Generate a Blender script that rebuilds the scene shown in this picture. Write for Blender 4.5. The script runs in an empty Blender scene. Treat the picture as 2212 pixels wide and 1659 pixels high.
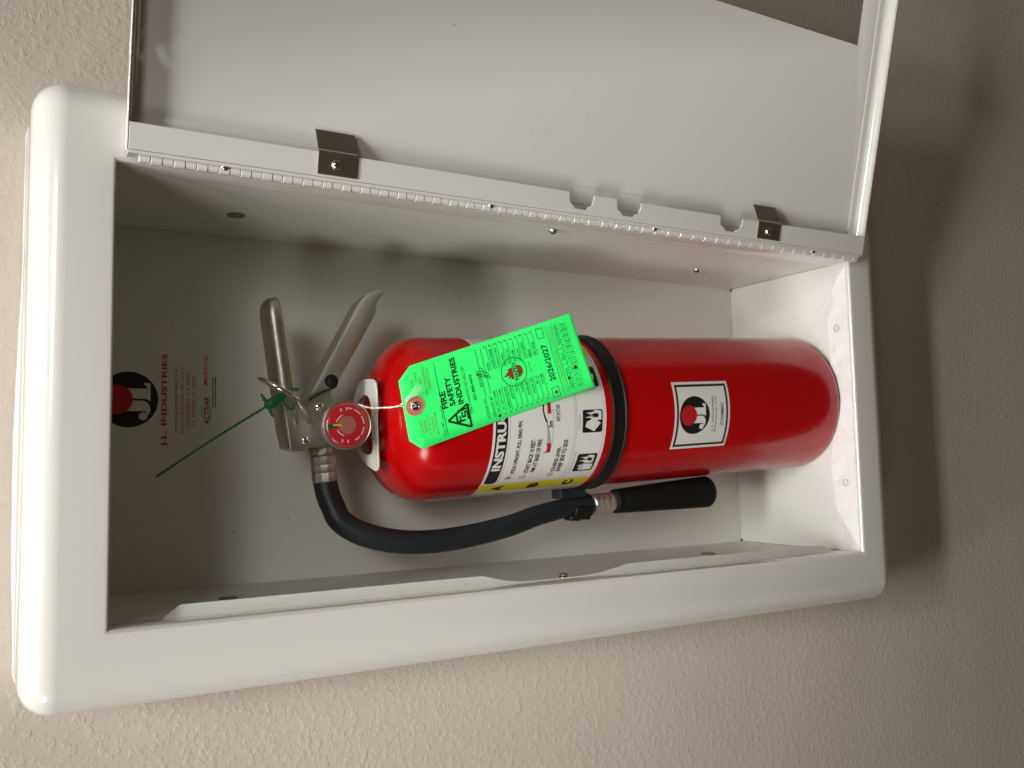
import bpy, bmesh, math, random
from math import sin, cos, pi, radians, sqrt, atan2, hypot
from mathutils import Vector, Matrix
random.seed(7)
S = bpy.context.scene
COL = S.collection

# ------------------------------------------------------------------ camera
# world: x = right along the wall, y = into the wall, z = up (metres);
# the phone was held on its side, so "up" lies to the left of the picture
cam_d = bpy.data.cameras.new('camera')
cam = bpy.data.objects.new('camera', cam_d); COL.objects.link(cam)
right = Vector((-0.0210, -0.5047, -0.8630)); down = Vector((-0.9962, 0.0837, -0.0248)); fwd = Vector((0.0847, 0.8592, -0.5045))
cam.matrix_world = Matrix(((right.x, -down.x, -fwd.x, 0.0867), (right.y, -down.y, -fwd.y, -0.5355), (right.z, -down.z, -fwd.z, 0.6698), (0, 0, 0, 1)))
cam_d.sensor_width = 36; cam_d.lens = 36 * 1943.4 / 2212
cam_d.clip_start = 0.01; cam_d.clip_end = 60
cam_d.dof.use_dof = True; cam_d.dof.focus_distance = 0.60; cam_d.dof.aperture_fstop = 13.0
S.camera = cam

# ------------------------------------------------------------------ light
world = bpy.data.worlds.new('World'); S.world = world; world.use_nodes = True
wbg = world.node_tree.nodes['Background']
wbg.inputs[0].default_value = (1.0, 0.74, 0.46, 1); wbg.inputs[1].default_value = 0.055

def area(name, loc, target, sx, sy, watts, color):
    d = bpy.data.lights.new(name, 'AREA'); d.shape = 'RECTANGLE'; d.size = sx; d.size_y = sy
    d.energy = watts; d.color = color
    o = bpy.data.objects.new(name, d); COL.objects.link(o); o.location = loc
    o.rotation_euler = (Vector(target) - Vector(loc)).to_track_quat('-Z', 'Y').to_euler()
    return o
area('ceiling_lamp', (-0.40, -0.60, 2.80), (0.05, 0.0, 0.30), 0.80, 0.14, 20.5, (1.0, 0.985, 0.94))
area('ceiling_lamp', (0.10, -1.00, 2.80), (0.10, 0.0, 0.30), 1.20, 0.12, 37.0, (1.0, 0.985, 0.94))
for p_, w_, s_ in (((-1.20, -0.75, 1.32), 0.50, 1.0), ((0.34, -1.15, 1.35), 0.21, 0.62), ((0.36, -0.70, 2.10), 0.22, 0.62)):
    area('narrow_fill', p_, (0.0, 0.0, 0.42), s_, s_ * 0.56, w_, (1.0, 0.98, 0.93)).data.spread = radians(25)  # unseen narrow fills, added to brighten the frame, label and wall
for ty_ in (-0.42, -0.62): area('ceiling_tube', (-0.08, ty_, 2.80), (-0.08, ty_ + 0.05, 0.0), 0.85, 0.016, 1.3, (1.0, 0.985, 0.95))
S.view_settings.view_transform = 'Standard'; S.view_settings.look = 'None'
S.view_settings.exposure = 0.0; S.view_settings.gamma = 1.0
S.render.engine = 'CYCLES'
S.cycles.max_bounces = 10; S.cycles.diffuse_bounces = 6; S.cycles.transmission_bounces = 8
S.cycles.use_denoising = True

# ------------------------------------------------------------------ materials
def mat(name, color, rough=0.5, metal=0.0, coat=0.0, spec=0.5, noise=None, bump=None, rvar=0.0, trans=0.0, sub=0.0):
    """noise=(scale, amount) colour variation, bump=(scale, distance, detail)"""
    m = bpy.data.materials.new(name); m.use_nodes = True
    nt = m.node_tree; b = nt.nodes['Principled BSDF']
    b.inputs['Base Color'].default_value = (*color, 1); b.inputs['Roughness'].default_value = rough
    b.inputs['Metallic'].default_value = metal; b.inputs['Coat Weight'].default_value = coat
    b.inputs['Coat Roughness'].default_value = 0.025
    b.inputs['Specular IOR Level'].default_value = spec
    b.inputs['Transmission Weight'].default_value = trans
    tc = nt.nodes.new('ShaderNodeTexCoord')
    if noise:
        n = nt.nodes.new('ShaderNodeTexNoise'); n.inputs['Scale'].default_value = noise[0]; n.inputs['Detail'].default_value = 4
        nt.links.new(tc.outputs['Object'], n.inputs['Vector'])
        mx = nt.nodes.new('ShaderNodeMix'); mx.data_type = 'RGBA'
        a = noise[1]
        mx.inputs[6].default_value = (*[max(0, c * (1 - a)) for c in color], 1)
        mx.inputs[7].default_value = (*[min(1, c * (1 + a)) for c in color], 1)
        nt.links.new(n.outputs['Fac'], mx.inputs[0]); nt.links.new(mx.outputs[2], b.inputs['Base Color'])
        if rvar:
            mr = nt.nodes.new('ShaderNodeMapRange')
            mr.inputs[3].default_value = rough - rvar; mr.inputs[4].default_value = rough + rvar
            nt.links.new(n.outputs['Fac'], mr.inputs[0]); nt.links.new(mr.outputs[0], b.inputs['Roughness'])
    if bump:
        n2 = nt.nodes.new('ShaderNodeTexNoise'); n2.inputs['Scale'].default_value = bump[0]; n2.inputs['Detail'].default_value = bump[2]
        nt.links.new(tc.outputs['Object'], n2.inputs['Vector'])
        bp = nt.nodes.new('ShaderNodeBump'); bp.inputs['Distance'].default_value = bump[1]; bp.inputs['Strength'].default_value = 1
        nt.links.new(n2.outputs['Fac'], bp.inputs['Height']); nt.links.new(bp.outputs['Normal'], b.inputs['Normal'])
    return m

M_enamel = mat('white_enamel', (0.80, 0.787, 0.755), 0.20, coat=1.0, noise=(9, 0.02), bump=(260, 0.00003, 2), rvar=0.03)
M_tub = mat('tub_enamel', (0.785, 0.80, 0.755), 0.30, noise=(14, 0.025), bump=(220, 0.000025, 2), rvar=0.05)
def specks(m, scale, lo, color):
    nt = m.node_tree; b = nt.nodes['Principled BSDF']; src = b.inputs['Base Color'].links[0].from_socket
    tc = nt.nodes.new('ShaderNodeTexCoord'); n = nt.nodes.new('ShaderNodeTexNoise'); n.inputs['Scale'].default_value = scale; n.inputs['Detail'].default_value = 1
    r = nt.nodes.new('ShaderNodeMapRange'); r.inputs[1].default_value = lo; r.inputs[2].default_value = lo + 0.05; r.inputs[4].default_value = 0.6
    x = nt.nodes.new('ShaderNodeMix'); x.data_type = 'RGBA'; x.inputs[7].default_value = (*color, 1)
    nt.links.new(tc.outputs['Object'], n.inputs['Vector']); nt.links.new(n.outputs['Fac'], r.inputs[0]); nt.links.new(r.outputs[0], x.inputs[0])
    nt.links.new(src, x.inputs[6]); nt.links.new(x.outputs[2], b.inputs['Base Color'])
specks(M_tub, 210, 0.775, (0.30, 0.27, 0.21)); specks(M_enamel, 150, 0.80, (0.42, 0.39, 0.33))
M_red = mat('red_paint', (0.45, 0.0012, 0.003), 0.20, coat=0.22, spec=0.35, noise=(30, 0.05), bump=(160, 0.00005, 2))
M_chrome = mat('nickel_plate', (0.58, 0.55, 0.48), 0.42, metal=1.0, noise=(90, 0.15), rvar=0.08)
M_lever = mat('lever_steel', (0.50, 0.48, 0.43), 0.66, metal=0.8, noise=(90, 0.12))
M_ferr = mat('ferrule_aluminium', (0.82, 0.79, 0.75), 0.38, metal=0.9, noise=(120, 0.1))
M_rim = mat('gauge_rim_steel', (0.72, 0.70, 0.64), 0.30, metal=1.0)
M_bright = mat('polished_steel', (0.80, 0.79, 0.76), 0.14, metal=1.0, noise=(90, 0.08))
M_clip = mat('spring_steel', (0.50, 0.49, 0.42), 0.34, metal=1.0, noise=(60, 0.1))
M_rubber = mat('black_rubber', (0.012, 0.014, 0.017), 0.42, noise=(80, 0.3), bump=(500, 0.00005, 2))
M_hose = mat('hose_rubber', (0.016, 0.021, 0.027), 0.45, noise=(60, 0.35), bump=(300, 0.00008, 3))
M_horn = mat('black_plastic', (0.006, 0.006, 0.005), 0.6, spec=0.25, noise=(60, 0.3))
M_strap = mat('strap_plastic', (0.008, 0.008, 0.006), 0.5, spec=0.3)
M_label = mat('white_label', (0.78, 0.77, 0.74), 0.30)
M_decal = mat('white_sticker', (0.76, 0.75, 0.72), 0.35)
M_black = mat('black_ink', (0.012, 0.011, 0.012), 0.4)
M_black2 = mat('black_overprint', (0.012, 0.011, 0.012), 0.4)
M_soft = mat('grey_ink', (0.22, 0.21, 0.22), 0.5)
M_mid = mat('light_grey_ink', (0.42, 0.41, 0.41), 0.5)
M_redink = mat('red_ink', (0.50, 0.012, 0.016), 0.4)
M_backred = mat('back_print_red', (0.62, 0.03, 0.03), 0.45)
M_backpale = mat('back_print_pale_red', (0.60, 0.13, 0.11), 0.45)
M_yellow = mat('yellow_ink', (0.78, 0.66, 0.02), 0.35)
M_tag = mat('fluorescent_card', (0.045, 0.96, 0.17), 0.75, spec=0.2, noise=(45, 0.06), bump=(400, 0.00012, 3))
M_tag.node_tree.nodes['Principled BSDF'].inputs['Emission Color'].default_value = (0.03, 1.0, 0.20, 1)   # added green glow standing in for the fluorescent ink
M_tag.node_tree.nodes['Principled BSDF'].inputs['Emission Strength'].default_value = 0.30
M_tagink = mat('tag_black_ink', (0.004, 0.02, 0.006), 0.6)
M_tagline = mat('tag_thin_ink', (0.010, 0.15, 0.03), 0.6)
M_tagbrown = mat('tag_brown_ink', (0.24, 0.30, 0.03), 0.6)
M_tagdot = mat('tag_dot_ink', (0.22, 0.05, 0.015), 0.6)
M_flame = mat('tag_flame_ink', (0.33, 0.05, 0.02), 0.6)
M_eyelet = mat('kraft_reinforcement', (0.80, 0.24, 0.18), 0.7, noise=(300, 0.1))
M_string = mat('white_string', (0.82, 0.80, 0.78), 0.7)
M_green = mat('green_plastic', (0.008, 0.14, 0.036), 0.35, noise=(200, 0.2))
M_collar = mat('white_plastic_collar', (0.74, 0.73, 0.69), 0.4)
M_film = mat('protective_film', (0.92, 0.92, 0.92), 0.30, coat=0.3, bump=(70, 0.0030, 4))
M_plug = mat('grey_plug', (0.20, 0.20, 0.18), 0.35, metal=0.6)
M_edgeshade = mat('painted_edge_shade', (0.40, 0.40, 0.38), 0.5)
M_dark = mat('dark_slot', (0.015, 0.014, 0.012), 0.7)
M_gauge = mat('gauge_red', (0.52, 0.014, 0.030), 0.45)
M_gaugegreen = mat('gauge_green', (0.01, 0.09, 0.03), 0.5)
M_gaugegold = mat('gauge_gold', (0.75, 0.55, 0.05), 0.4)
M_gaugehub = mat('gauge_hub', (0.42, 0.16, 0.13), 0.4)
M_pink = mat('gauge_marks', (0.88, 0.62, 0.60), 0.5)
def thin_clear(name):
    m = bpy.data.materials.new(name); m.use_nodes = True; nt = m.node_tree; nt.nodes.clear()
    o = nt.nodes.new('ShaderNodeOutputMaterial'); t = nt.nodes.new('ShaderNodeBsdfTransparent'); g = nt.nodes.new('ShaderNodeBsdfGlossy'); x = nt.nodes.new('ShaderNodeMixShader'); f = nt.nodes.new('ShaderNodeLayerWeight')
    t.inputs[0].default_value = (0.92, 0.88, 0.86, 1); g.inputs['Roughness'].default_value = 0.25; f.inputs[0].default_value = 0.30
    nt.links.new(f.outputs['Facing'], x.inputs[0]); nt.links.new(t.outputs[0], x.inputs[1]); nt.links.new(g.outputs[0], x.inputs[2]); nt.links.new(x.outputs[0], o.inputs[0])
    return m
M_lens = thin_clear('clear_lens')

def wall_material():
    m = bpy.data.materials.new('textured_wall_paint'); m.use_nodes = True
    nt = m.node_tree; b = nt.nodes['Principled BSDF']; L = nt.links.new
    tc = nt.nodes.new('ShaderNodeTexCoord')
    n = nt.nodes.new('ShaderNodeTexNoise'); n.inputs['Scale'].default_value = 7; n.inputs['Detail'].default_value = 8; n.inputs['Roughness'].default_value = 0.62
    L(tc.outputs['Object'], n.inputs['Vector'])
    mx = nt.nodes.new('ShaderNodeMix'); mx.data_type = 'RGBA'
    mx.inputs[6].default_value = (0.565, 0.508, 0.438, 1); mx.inputs[7].default_value = (0.675, 0.612, 0.530, 1)
    L(n.outputs['Fac'], mx.inputs[0]); L(mx.outputs[2], b.inputs['Base Color'])
    b.inputs['Roughness'].default_value = 0.62; b.inputs['Specular IOR Level'].default_value = 0.3
    # orange-peel texture: domes of two sizes plus fine grain
    n1 = nt.nodes.new('ShaderNodeTexNoise'); n1.inputs['Scale'].default_value = 250; n1.inputs['Detail'].default_value = 2.5; n1.inputs['Distortion'].default_value = 0.25
    n2 = nt.nodes.new('ShaderNodeTexNoise'); n2.inputs['Scale'].default_value = 520; n2.inputs['Detail'].default_value = 2
    L(tc.outputs['Object'], n1.inputs['Vector']); L(tc.outputs['Object'], n2.inputs['Vector'])
    r = nt.nodes.new('ShaderNodeMapRange'); r.inputs[1].default_value = 0.42; r.inputs[2].default_value = 0.72; r.interpolation_type = 'SMOOTHSTEP'
    L(n1.outputs['Fac'], r.inputs[0])
    ad = nt.nodes.new('ShaderNodeMath'); ad.operation = 'MULTIPLY_ADD'; ad.inputs[1].default_value = 0.22
    L(n2.outputs['Fac'], ad.inputs[0]); L(r.outputs[0], ad.inputs[2])
    bp = nt.nodes.new('ShaderNodeBump'); bp.inputs['Distance'].default_value = 0.00020; bp.inputs['Strength'].default_value = 0.9
    L(ad.outputs[0], bp.inputs['Height']); L(bp.outputs['Normal'], b.inputs['Normal'])
    return m
M_wall = wall_material()

# ------------------------------------------------------------------ helpers
def link(name, me, m, parent=None, smooth=False):
    o = bpy.data.objects.new(name, me); COL.objects.link(o)
    if m: 
        me.materials.clear(); me.materials.append(m)
    if parent: o.parent = parent
    if smooth:
        for p in me.polygons: p.use_smooth = True
    return o

def obj(name, bm, m, parent=None, smooth=False, recalc=True):
    if recalc: bmesh.ops.recalc_face_normals(bm, faces=bm.faces)
    me = bpy.data.meshes.new(name); bm.to_mesh(me); bm.free()
    o = link(name, me, m, parent, smooth)
    return o

def sharp(o, deg=35):
    """smooth shading that keeps edges sharper than deg"""
    me = o.data
    for p in me.polygons: p.use_smooth = True
    me.set_sharp_from_angle(angle=radians(deg))
    return o

def bevel(o, w, seg=2, ang=35):
    b = o.modifiers.new('bevel', 'BEVEL'); b.width = w; b.segments = seg; b.limit_method = 'ANGLE'; b.angle_limit = radians(ang)
    b.harden_normals = False
    return o

def empty(name, label, cat, loc=(0, 0, 0), mtx=None, group=None):
    o = bpy.data.objects.new(name, None); COL.objects.link(o); o.empty_display_size = 0.02
    if mtx is not None: o.matrix_world = mtx
    else: o.location = loc
    o['label'] = label; o['category'] = cat
    if group: o['group'] = group
    return o

def box(bm, x0, x1, y0, y1, z0, z1):
    v = [bm.verts.new((x, y, z)) for x in (x0, x1) for y in (y0, y1) for z in (z0, z1)]
    for f in ((0, 1, 3, 2), (4, 6, 7, 5), (0, 4, 5, 1), (2, 3, 7, 6), (0, 2, 6, 4), (1, 5, 7, 3)):
        bm.faces.new([v[i] for i in f])

def basis(axis):
    a = Vector(axis).normalized()
    t = Vector((0, 0, 1)) if abs(a.z) < 0.9 else Vector((1, 0, 0))
    u = a.cross(t).normalized(); return u, a.cross(u).normalized(), a

def lathe(bm, prof, origin=(0, 0, 0), axis=(0, 0, 1), n=48, cap0=True, cap1=True):
    """prof: list of (radius, height along axis)"""
    u, v, a = basis(axis); o = Vector(origin); rings = []
    for r, h in prof:
        if r < 1e-7: rings.append([bm.verts.new(o + a * h)])
        else: rings.append([bm.verts.new(o + a * h + u * (r * cos(2 * pi * i / n)) + v * (r * sin(2 * pi * i / n))) for i in range(n)])
    for A, B in zip(rings, rings[1:]):
        for i in range(n):
            j = (i + 1) % n
            if len(A) == 1 and len(B) == 1: continue
            if len(A) == 1: bm.faces.new((A[0], B[i], B[j]))
            elif len(B) == 1: bm.faces.new((A[i], A[j], B[0]))
            else: bm.faces.new((A[i], A[j], B[j], B[i]))
    if cap0 and len(rings[0]) > 1: bm.faces.new(rings[0])
    if cap1 and len(rings[-1]) > 1: bm.faces.new(rings[-1])

def spline(P, k=8):
    P = [Vector(p) for p in P]; out = []
    for i in range(len(P) - 1):
        a = P[max(i - 1, 0)]; b = P[i]; c = P[i + 1]; d = P[min(i + 2, len(P) - 1)]
        for j in range(k):
            t = j / k
            out.append(0.5 * ((2 * b) + (c - a) * t + (2 * a - 5 * b + 4 * c - d) * t * t + (3 * b - a - 3 * c + d) * t ** 3))
    out.append(P[-1]); return out

def tube(bm, P, r, n=12, caps=True, closed=False):
    P = [Vector(p) for p in P]; N = len(P)
    R = r if isinstance(r, (list, tuple)) else [r] * N
    rings = []; up = None
    for i, p in enumerate(P):
        if closed: t = (P[(i + 1) % N] - P[i - 1]).normalized()
        else: t = (P[min(i + 1, N - 1)] - P[max(i - 1, 0)]).normalized()
        if up is None: up = basis(t)[0]
        u = (up - t * up.dot(t)); u = u.normalized() if u.length > 1e-6 else basis(t)[0]
        up = u; w = t.cross(u)
        rings.append([bm.verts.new(p + u * (R[i] * cos(2 * pi * k / n)) + w * (R[i] * sin(2 * pi * k / n))) for k in range(n)])
    for i in range(N if closed else N - 1):
        A = rings[i]; B = rings[(i + 1) % N]
        for k in range(n): bm.faces.new((A[k], A[(k + 1) % n], B[(k + 1) % n], B[k]))
    if caps and not closed: bm.faces.new(rings[0]); bm.faces.new(rings[-1])

def prism(bm, poly, f0, f1):
    """extrude a 2-D polygon between the mappings f0 and f1 (each (x, y) -> 3-D)"""
    A = [bm.verts.new(f0(*p)) for p in poly]; B = [bm.verts.new(f1(*p)) for p in poly]; n = len(poly)
    for i in range(n): bm.faces.new((A[i], A[(i + 1) % n], B[(i + 1) % n], B[i]))
    fa = bm.faces.new(A); fb = bm.faces.new(B); fa.normal_update(); fb.normal_update()
    bmesh.ops.triangulate(bm, faces=[fa, fb])

# ---- flat print: shapes and lettering gathered in 2-D, cut fine and laid on a surface
_txt = {}
def glyphs(s, bold):
    k = (s, bold)
    if k not in _txt:
        cu = bpy.data.curves.new('lettering', 'FONT'); cu.body = s; cu.resolution_u = 3; cu.offset = bold; cu.size = 1; cu.fill_mode = 'FRONT'
        cu.dimensions = '2D'
        o = bpy.data.objects.new('lettering', cu); COL.objects.link(o)
        bpy.context.view_layer.update()
        me = bpy.data.meshes.new_from_object(o.evaluated_get(bpy.context.evaluated_depsgraph_get()))
        vs = [(v.co.x, v.co.y) for v in me.vertices]; fs = [tuple(p.vertices) for p in me.polygons]
        bpy.data.objects.remove(o); bpy.data.curves.remove(cu); bpy.data.meshes.remove(me)
        _txt[k] = (vs, fs)
    return _txt[k]

FINE = {'dial_marks', 'fine_print', 'form_print', 'outline_print', 'option_dots'}
class Print:
    def __init__(s): s.d = {}; s.grp = None; s.gid = 0
    def g(s, name=None): s.grp = name; s.gid += 1; return s     # what follows becomes an object of its own (one per ink)
    def _b(s, m): return s.d.setdefault((m.name, s.grp, s.gid if s.grp else 0), (m, [], []))
    def add(s, m, V, F):
        _, vs, fs = s._b(m); n = len(vs); vs += V; fs += [tuple(i + n for i in f) for f in F]
    def poly(s, m, P):
        bm = bmesh.new(); f = bm.faces.new([bm.verts.new((x, y, 0)) for x, y in P]); f.normal_update()
        bmesh.ops.triangulate(bm, faces=[f]); bm.verts.index_update()
        s.add(m, [(v.co.x, v.co.y) for v in bm.verts], [tuple(v.index for v in f.verts) for f in bm.faces]); bm.free()
    def rect(s, m, x0, x1, y0, y1): s.add(m, [(x0, y0), (x1, y0), (x1, y1), (x0, y1)], [(0, 1, 2, 3)])
    def rrect(s, m, x0, x1, y0, y1, r, corners=(1, 1, 1, 1)):
        s.poly(m, rounded(x0, x1, y0, y1, r, corners))
    def line(s, m, x0, y0, x1, y1, w):
        d = hypot(x1 - x0, y1 - y0); nx = -(y1 - y0) / d * w / 2; ny = (x1 - x0) / d * w / 2
        s.add(m, [(x0 + nx, y0 + ny), (x1 + nx, y1 + ny), (x1 - nx, y1 - ny), (x0 - nx, y0 - ny)], [(0, 1, 2, 3)])
    def path(s, m, P, w, closed=False):
        n = len(P)
        for i in range(n if closed else n - 1):
            a = P[i]; b = P[(i + 1) % n]
            if hypot(a[0] - b[0], a[1] - b[1]) > 1e-9: s.line(m, *a, *b, w)
    def disc(s, m, x, y, r, n=32): s.poly(m, [(x + r * cos(2 * pi * i / n), y + r * sin(2 * pi * i / n)) for i in range(n)])
    def ring(s, m, x, y, r, w, n=32): 
        V = []
        for q in (r, r - w): V += [(x + q * cos(2 * pi * i / n), y + q * sin(2 * pi * i / n)) for i in range(n)]
        s.add(m, V, [(i, (i + 1) % n, n + (i + 1) % n, n + i) for i in range(n)])
    def text(s, m, t, x0, x1, y0, y1, bold=0.0, slant=0.0, turn=False):
        """lettering fitted to the box x0..x1, y0..y1 (turn: read along -y)"""
        V, F = glyphs(t, bold)
        ax = min(v[0] for v in V); bx = max(v[0] for v in V); ay = min(v[1] for v in V); by = max(v[1] for v in V)
        out = []
        for x, y in V:
            p = (x - ax) / (bx - ax); q = (y - ay) / (by - ay)
            if turn: p, q = q, 1 - p
            out.append((x0 + (x1 - x0) * p + slant * (q - 0.5) * (y1 - y0), y0 + (y1 - y0) * q))
        s.add(m, out, F)
    def build(s, f, parent, names, cut=None):
        """f(x, y, layer) -> point; names: material name -> (object name, layer)"""
        res = []
        for (k, gname, _), (m, V, F) in s.d.items():
            nm, layer = names.get(k, ('lettering', 2)); nm = gname or nm
            bm = bmesh.new(); vs = [bm.verts.new((x, y, 0)) for x, y in V]
            for t in F:
                try: bm.faces.new([vs[i] for i in t])
                except ValueError: pass
            if cut:
                x0 = min(v[0] for v in V); x1 = max(v[0] for v in V); x = math.floor(x0 / cut) * cut + cut
                while x < x1:
                    bmesh.ops.bisect_plane(bm, geom=bm.verts[:] + bm.edges[:] + bm.faces[:], plane_co=(x, 0, 0), plane_no=(1, 0, 0)); x += cut
            for v in bm.verts: v.co = f(v.co.x, v.co.y, layer)
            o = obj(nm, bm, m, parent, recalc=False); res.append(o)
            if nm in FINE: o['kind'] = 'stuff'       # print too small to tell apart
        return res

def rounded(x0, x1, y0, y1, r, corners=(1, 1, 1, 1), k=5):
    out = []
    for i, (cx, cy, a) in enumerate(((x1 - r, y1 - r, 0), (x0 + r, y1 - r, 90), (x0 + r, y0 + r, 180), (x1 - r, y0 + r, 270))):
        if corners[i]: out += [(cx + r * cos(radians(a + 90 * j / k)), cy + r * sin(radians(a + 90 * j / k))) for j in range(k + 1)]
        else: out.append(((x1, y1), (x0, y1), (x0, y0), (x1, y0))[i])
    return out

def logo(pr, cx, cy, R, white, black, red):
    """round two-letter emblem, drawn in units of its radius"""
    def T(P): return [(cx + R * x, cy + R * y) for x, y in P]
    pr.g('emblem_disc'); pr.disc(black, cx, cy, R, 64); pr.g('emblem_letter')
    # L with a serif, its left edge following the J
    pr.poly(white, T([(0.035, 0.30), (0.40, 0.30), (0.40, -0.64), (0.60, -0.49), (0.60, -0.735), (-0.07, -0.735), (-0.012, -0.66), (0.025, -0.55), (0.035, -0.45)]))
    pr.g('emblem_letter')   # J: stem, curved foot and ball
    J = [(-0.035, 0.30), (-0.035, -0.46), (-0.06, -0.56), (-0.12, -0.645), (-0.21, -0.705), (-0.32, -0.735), (-0.43, -0.728), (-0.53, -0.69), (-0.60, -0.62), (-0.555, -0.55),
         (-0.50, -0.615), (-0.455, -0.60), (-0.425, -0.55), (-0.415, -0.47), (-0.415, 0.30)]
    pr.poly(white, T(J))
    pr.disc(white, cx - 0.605 * R, cy - 0.49 * R, 0.145 * R, 24)
    pr.g('emblem_dot'); pr.disc(red, cx, cy + 0.385 * R, 0.525 * R, 48); pr.g()

# ================================================================== wall
W, H, D = 0.260, 0.610, 0.150          # cabinet opening and depth; the face of the frame lies at y = 0
P_WALL = 0.066
bm = bmesh.new()
hx0, hx1, hz0, hz1 = -0.012, W + 0.012, -0.012, H + 0.012
ox0, ox1, oz0, oz1 = -2.2, 2.4, -1.3, 1.9
def ringv(y): return [[bm.verts.new((x, y, z)) for x, z in q] for q in (((ox0, oz0), (ox1, oz0), (ox1, oz1), (ox0, oz1)), ((hx0, hz0), (hx1, hz0), (hx1, hz1), (hx0, hz1)))]
fo, fi = ringv(P_WALL); bo, bi = ringv(P_WALL + 0.14)
for i in range(4):
    j = (i + 1) % 4
    bm.faces.new((fo[i], fo[j], fi[j], fi[i])); bm.faces.new((bo[i], bo[j], bi[j], bi[i]))
    bm.faces.new((fo[i], fo[j], bo[j], bo[i])); bm.faces.new((fi[i], fi[j], bi[j], bi[i]))
wall = obj('wall', bm, M_wall)
wall['kind'] = 'structure'

# ================================================================== cabinet
cab = empty('extinguisher_cabinet', 'white enamelled steel fire extinguisher cabinet set into the beige wall with its door open', 'cabinet', (W / 2, P_WALL, 0))
CI = Matrix.Translation((-W / 2, -P_WALL, 0))
def cpart(name, bm, m, parent=cab, **k):
    if parent is cab: bmesh.ops.transform(bm, matrix=CI, verts=bm.verts)
    return obj(name, bm, m, parent, **k)

# rolled trim frame
TL, TR, TT, TB, RR = 0.0442, 0.0441, 0.0420, 0.0420, 0.0180     # trim widths: left, right, top, bottom; roll radius
FX0, FX1, FZ0, FZ1 = -(TL - RR), W + TR - RR, -(TB - RR), H + TT - RR
bm = bmesh.new()
def rect4(e, y): return [(-e, y, -e), (W + e, y, -e), (W + e, y, H + e), (-e, y, H + e)]
rings = []
for e, y in ((-0.0004, 0.020), (-0.0004, 0.0022), (0.0002, 0.0009), (0.0010, 0.0002), (0.0022, 0.0)):
    rings.append([bm.verts.new(p) for p in rect4(e, y)])
rings.append([bm.verts.new(p) for p in ((FX0, 0, FZ0), (FX1, 0, FZ0), (FX1, 0, FZ1), (FX0, 0, FZ1))])
for A, B in zip(rings, rings[1:]):
    for i in range(4): bm.faces.new((A[i], A[(i + 1) % 4], B[(i + 1) % 4], B[i]))
K = 14
cor = [(FX0, FZ0, 180), (FX1, FZ0, 270), (FX1, FZ1, 0), (FX0, FZ1, 90)]
def loop(r, y):
    out = []
    for cx, cz, a in cor:
        out.append([bm.verts.new((cx + r * cos(radians(a + 90 * k / K)), y, cz + r * sin(radians(a + 90 * k / K)))) for k in range(K + 1)])
    return out
prev = None
for s in range(1, K + 1):
    a = radians(90 * s / K); L_ = loop(RR * sin(a), RR * (1 - cos(a)))
    flat = sum(L_, [])
    n = len(flat)
    if prev is None:
        for c in range(4):
            for k in range(K): bm.faces.new((rings[-1][c], L_[c][k], L_[c][k + 1]))
            bm.faces.new((rings[-1][c], L_[c][-1], L_[(c + 1) % 4][0], rings[-1][(c + 1) % 4]))
    else:
        for i in range(n): bm.faces.new((prev[i], prev[(i + 1) % n], flat[(i + 1) % n], flat[i]))
    prev = flat
last = sum(loop(RR, P_WALL + 0.0005), [])
for i in range(len(last)): bm.faces.new((prev[i], prev[(i + 1) % len(last)], last[(i + 1) % len(last)], last[i]))
frame = sharp(cpart('trim_frame', bm, M_enamel), 40)

# bead of caulk where the frame meets the wall
bm = bmesh.new(); loopP = []
for cx, cz_, a in cor: loopP += [Vector((cx + (RR + 0.0004) * cos(radians(a + 90 * k / 8)), P_WALL - 0.0006, cz_ + (RR + 0.0004) * sin(radians(a + 90 * k / 8)))) for k in range(9)]
dense = []
for p, q in zip(loopP, loopP[1:] + loopP[:1]):
    n_ = max(1, int((q - p).length / 0.006)); dense += [p.lerp(q, i / n_) for i in range(n_)]
tube(bm, dense, [0.0006 + (0.0024 * max(0.0, 1 - ((p.x - 0.09) / 0.105) ** 2) if p.z > H else 0.0002) + 0.0002 * sin(i * 0.9) * sin(i * 0.37 + 1) for i, p in enumerate(dense)], 8, closed=True)
cpart('caulk_bead', bm, M_enamel, smooth=True)

# tub
def slab(name, x0, x1, y0, y1, z0, z1, bev=0.0006):
    b = bmesh.new(); box(b, x0, x1, y0, y1, z0, z1); return bevel(cpart(name, b, M_tub), bev, 2)
TH = 0.0014
back = slab('back_panel', -TH, W + TH, D, D + TH, -TH, H + TH)
side_l = slab('side_panel', -TH - 0.0004, -0.0002, 0.0035, D - 0.0002, -TH, H + TH)
side_r = slab('side_panel', W + 0.0002, W + TH + 0.0004, 0.0035, D - 0.0002, -TH, H + TH)
slab('floor_panel', 0, W, 0.0035, D - 0.0002, -TH - 0.0002, 0.0)
slab('top_panel', 0, W, 0.0035, D - 0.0002, H, H + TH)

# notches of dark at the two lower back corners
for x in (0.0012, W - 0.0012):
    b = bmesh.new(); lathe(b, [(0.0013, 0), (0.0010, 0.0006), (0, 0.0008)], (x, D - 0.0016, 0.0), (0, 0, 1), 10); cpart('corner_relief', b, M_dark, smooth=True)

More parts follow.
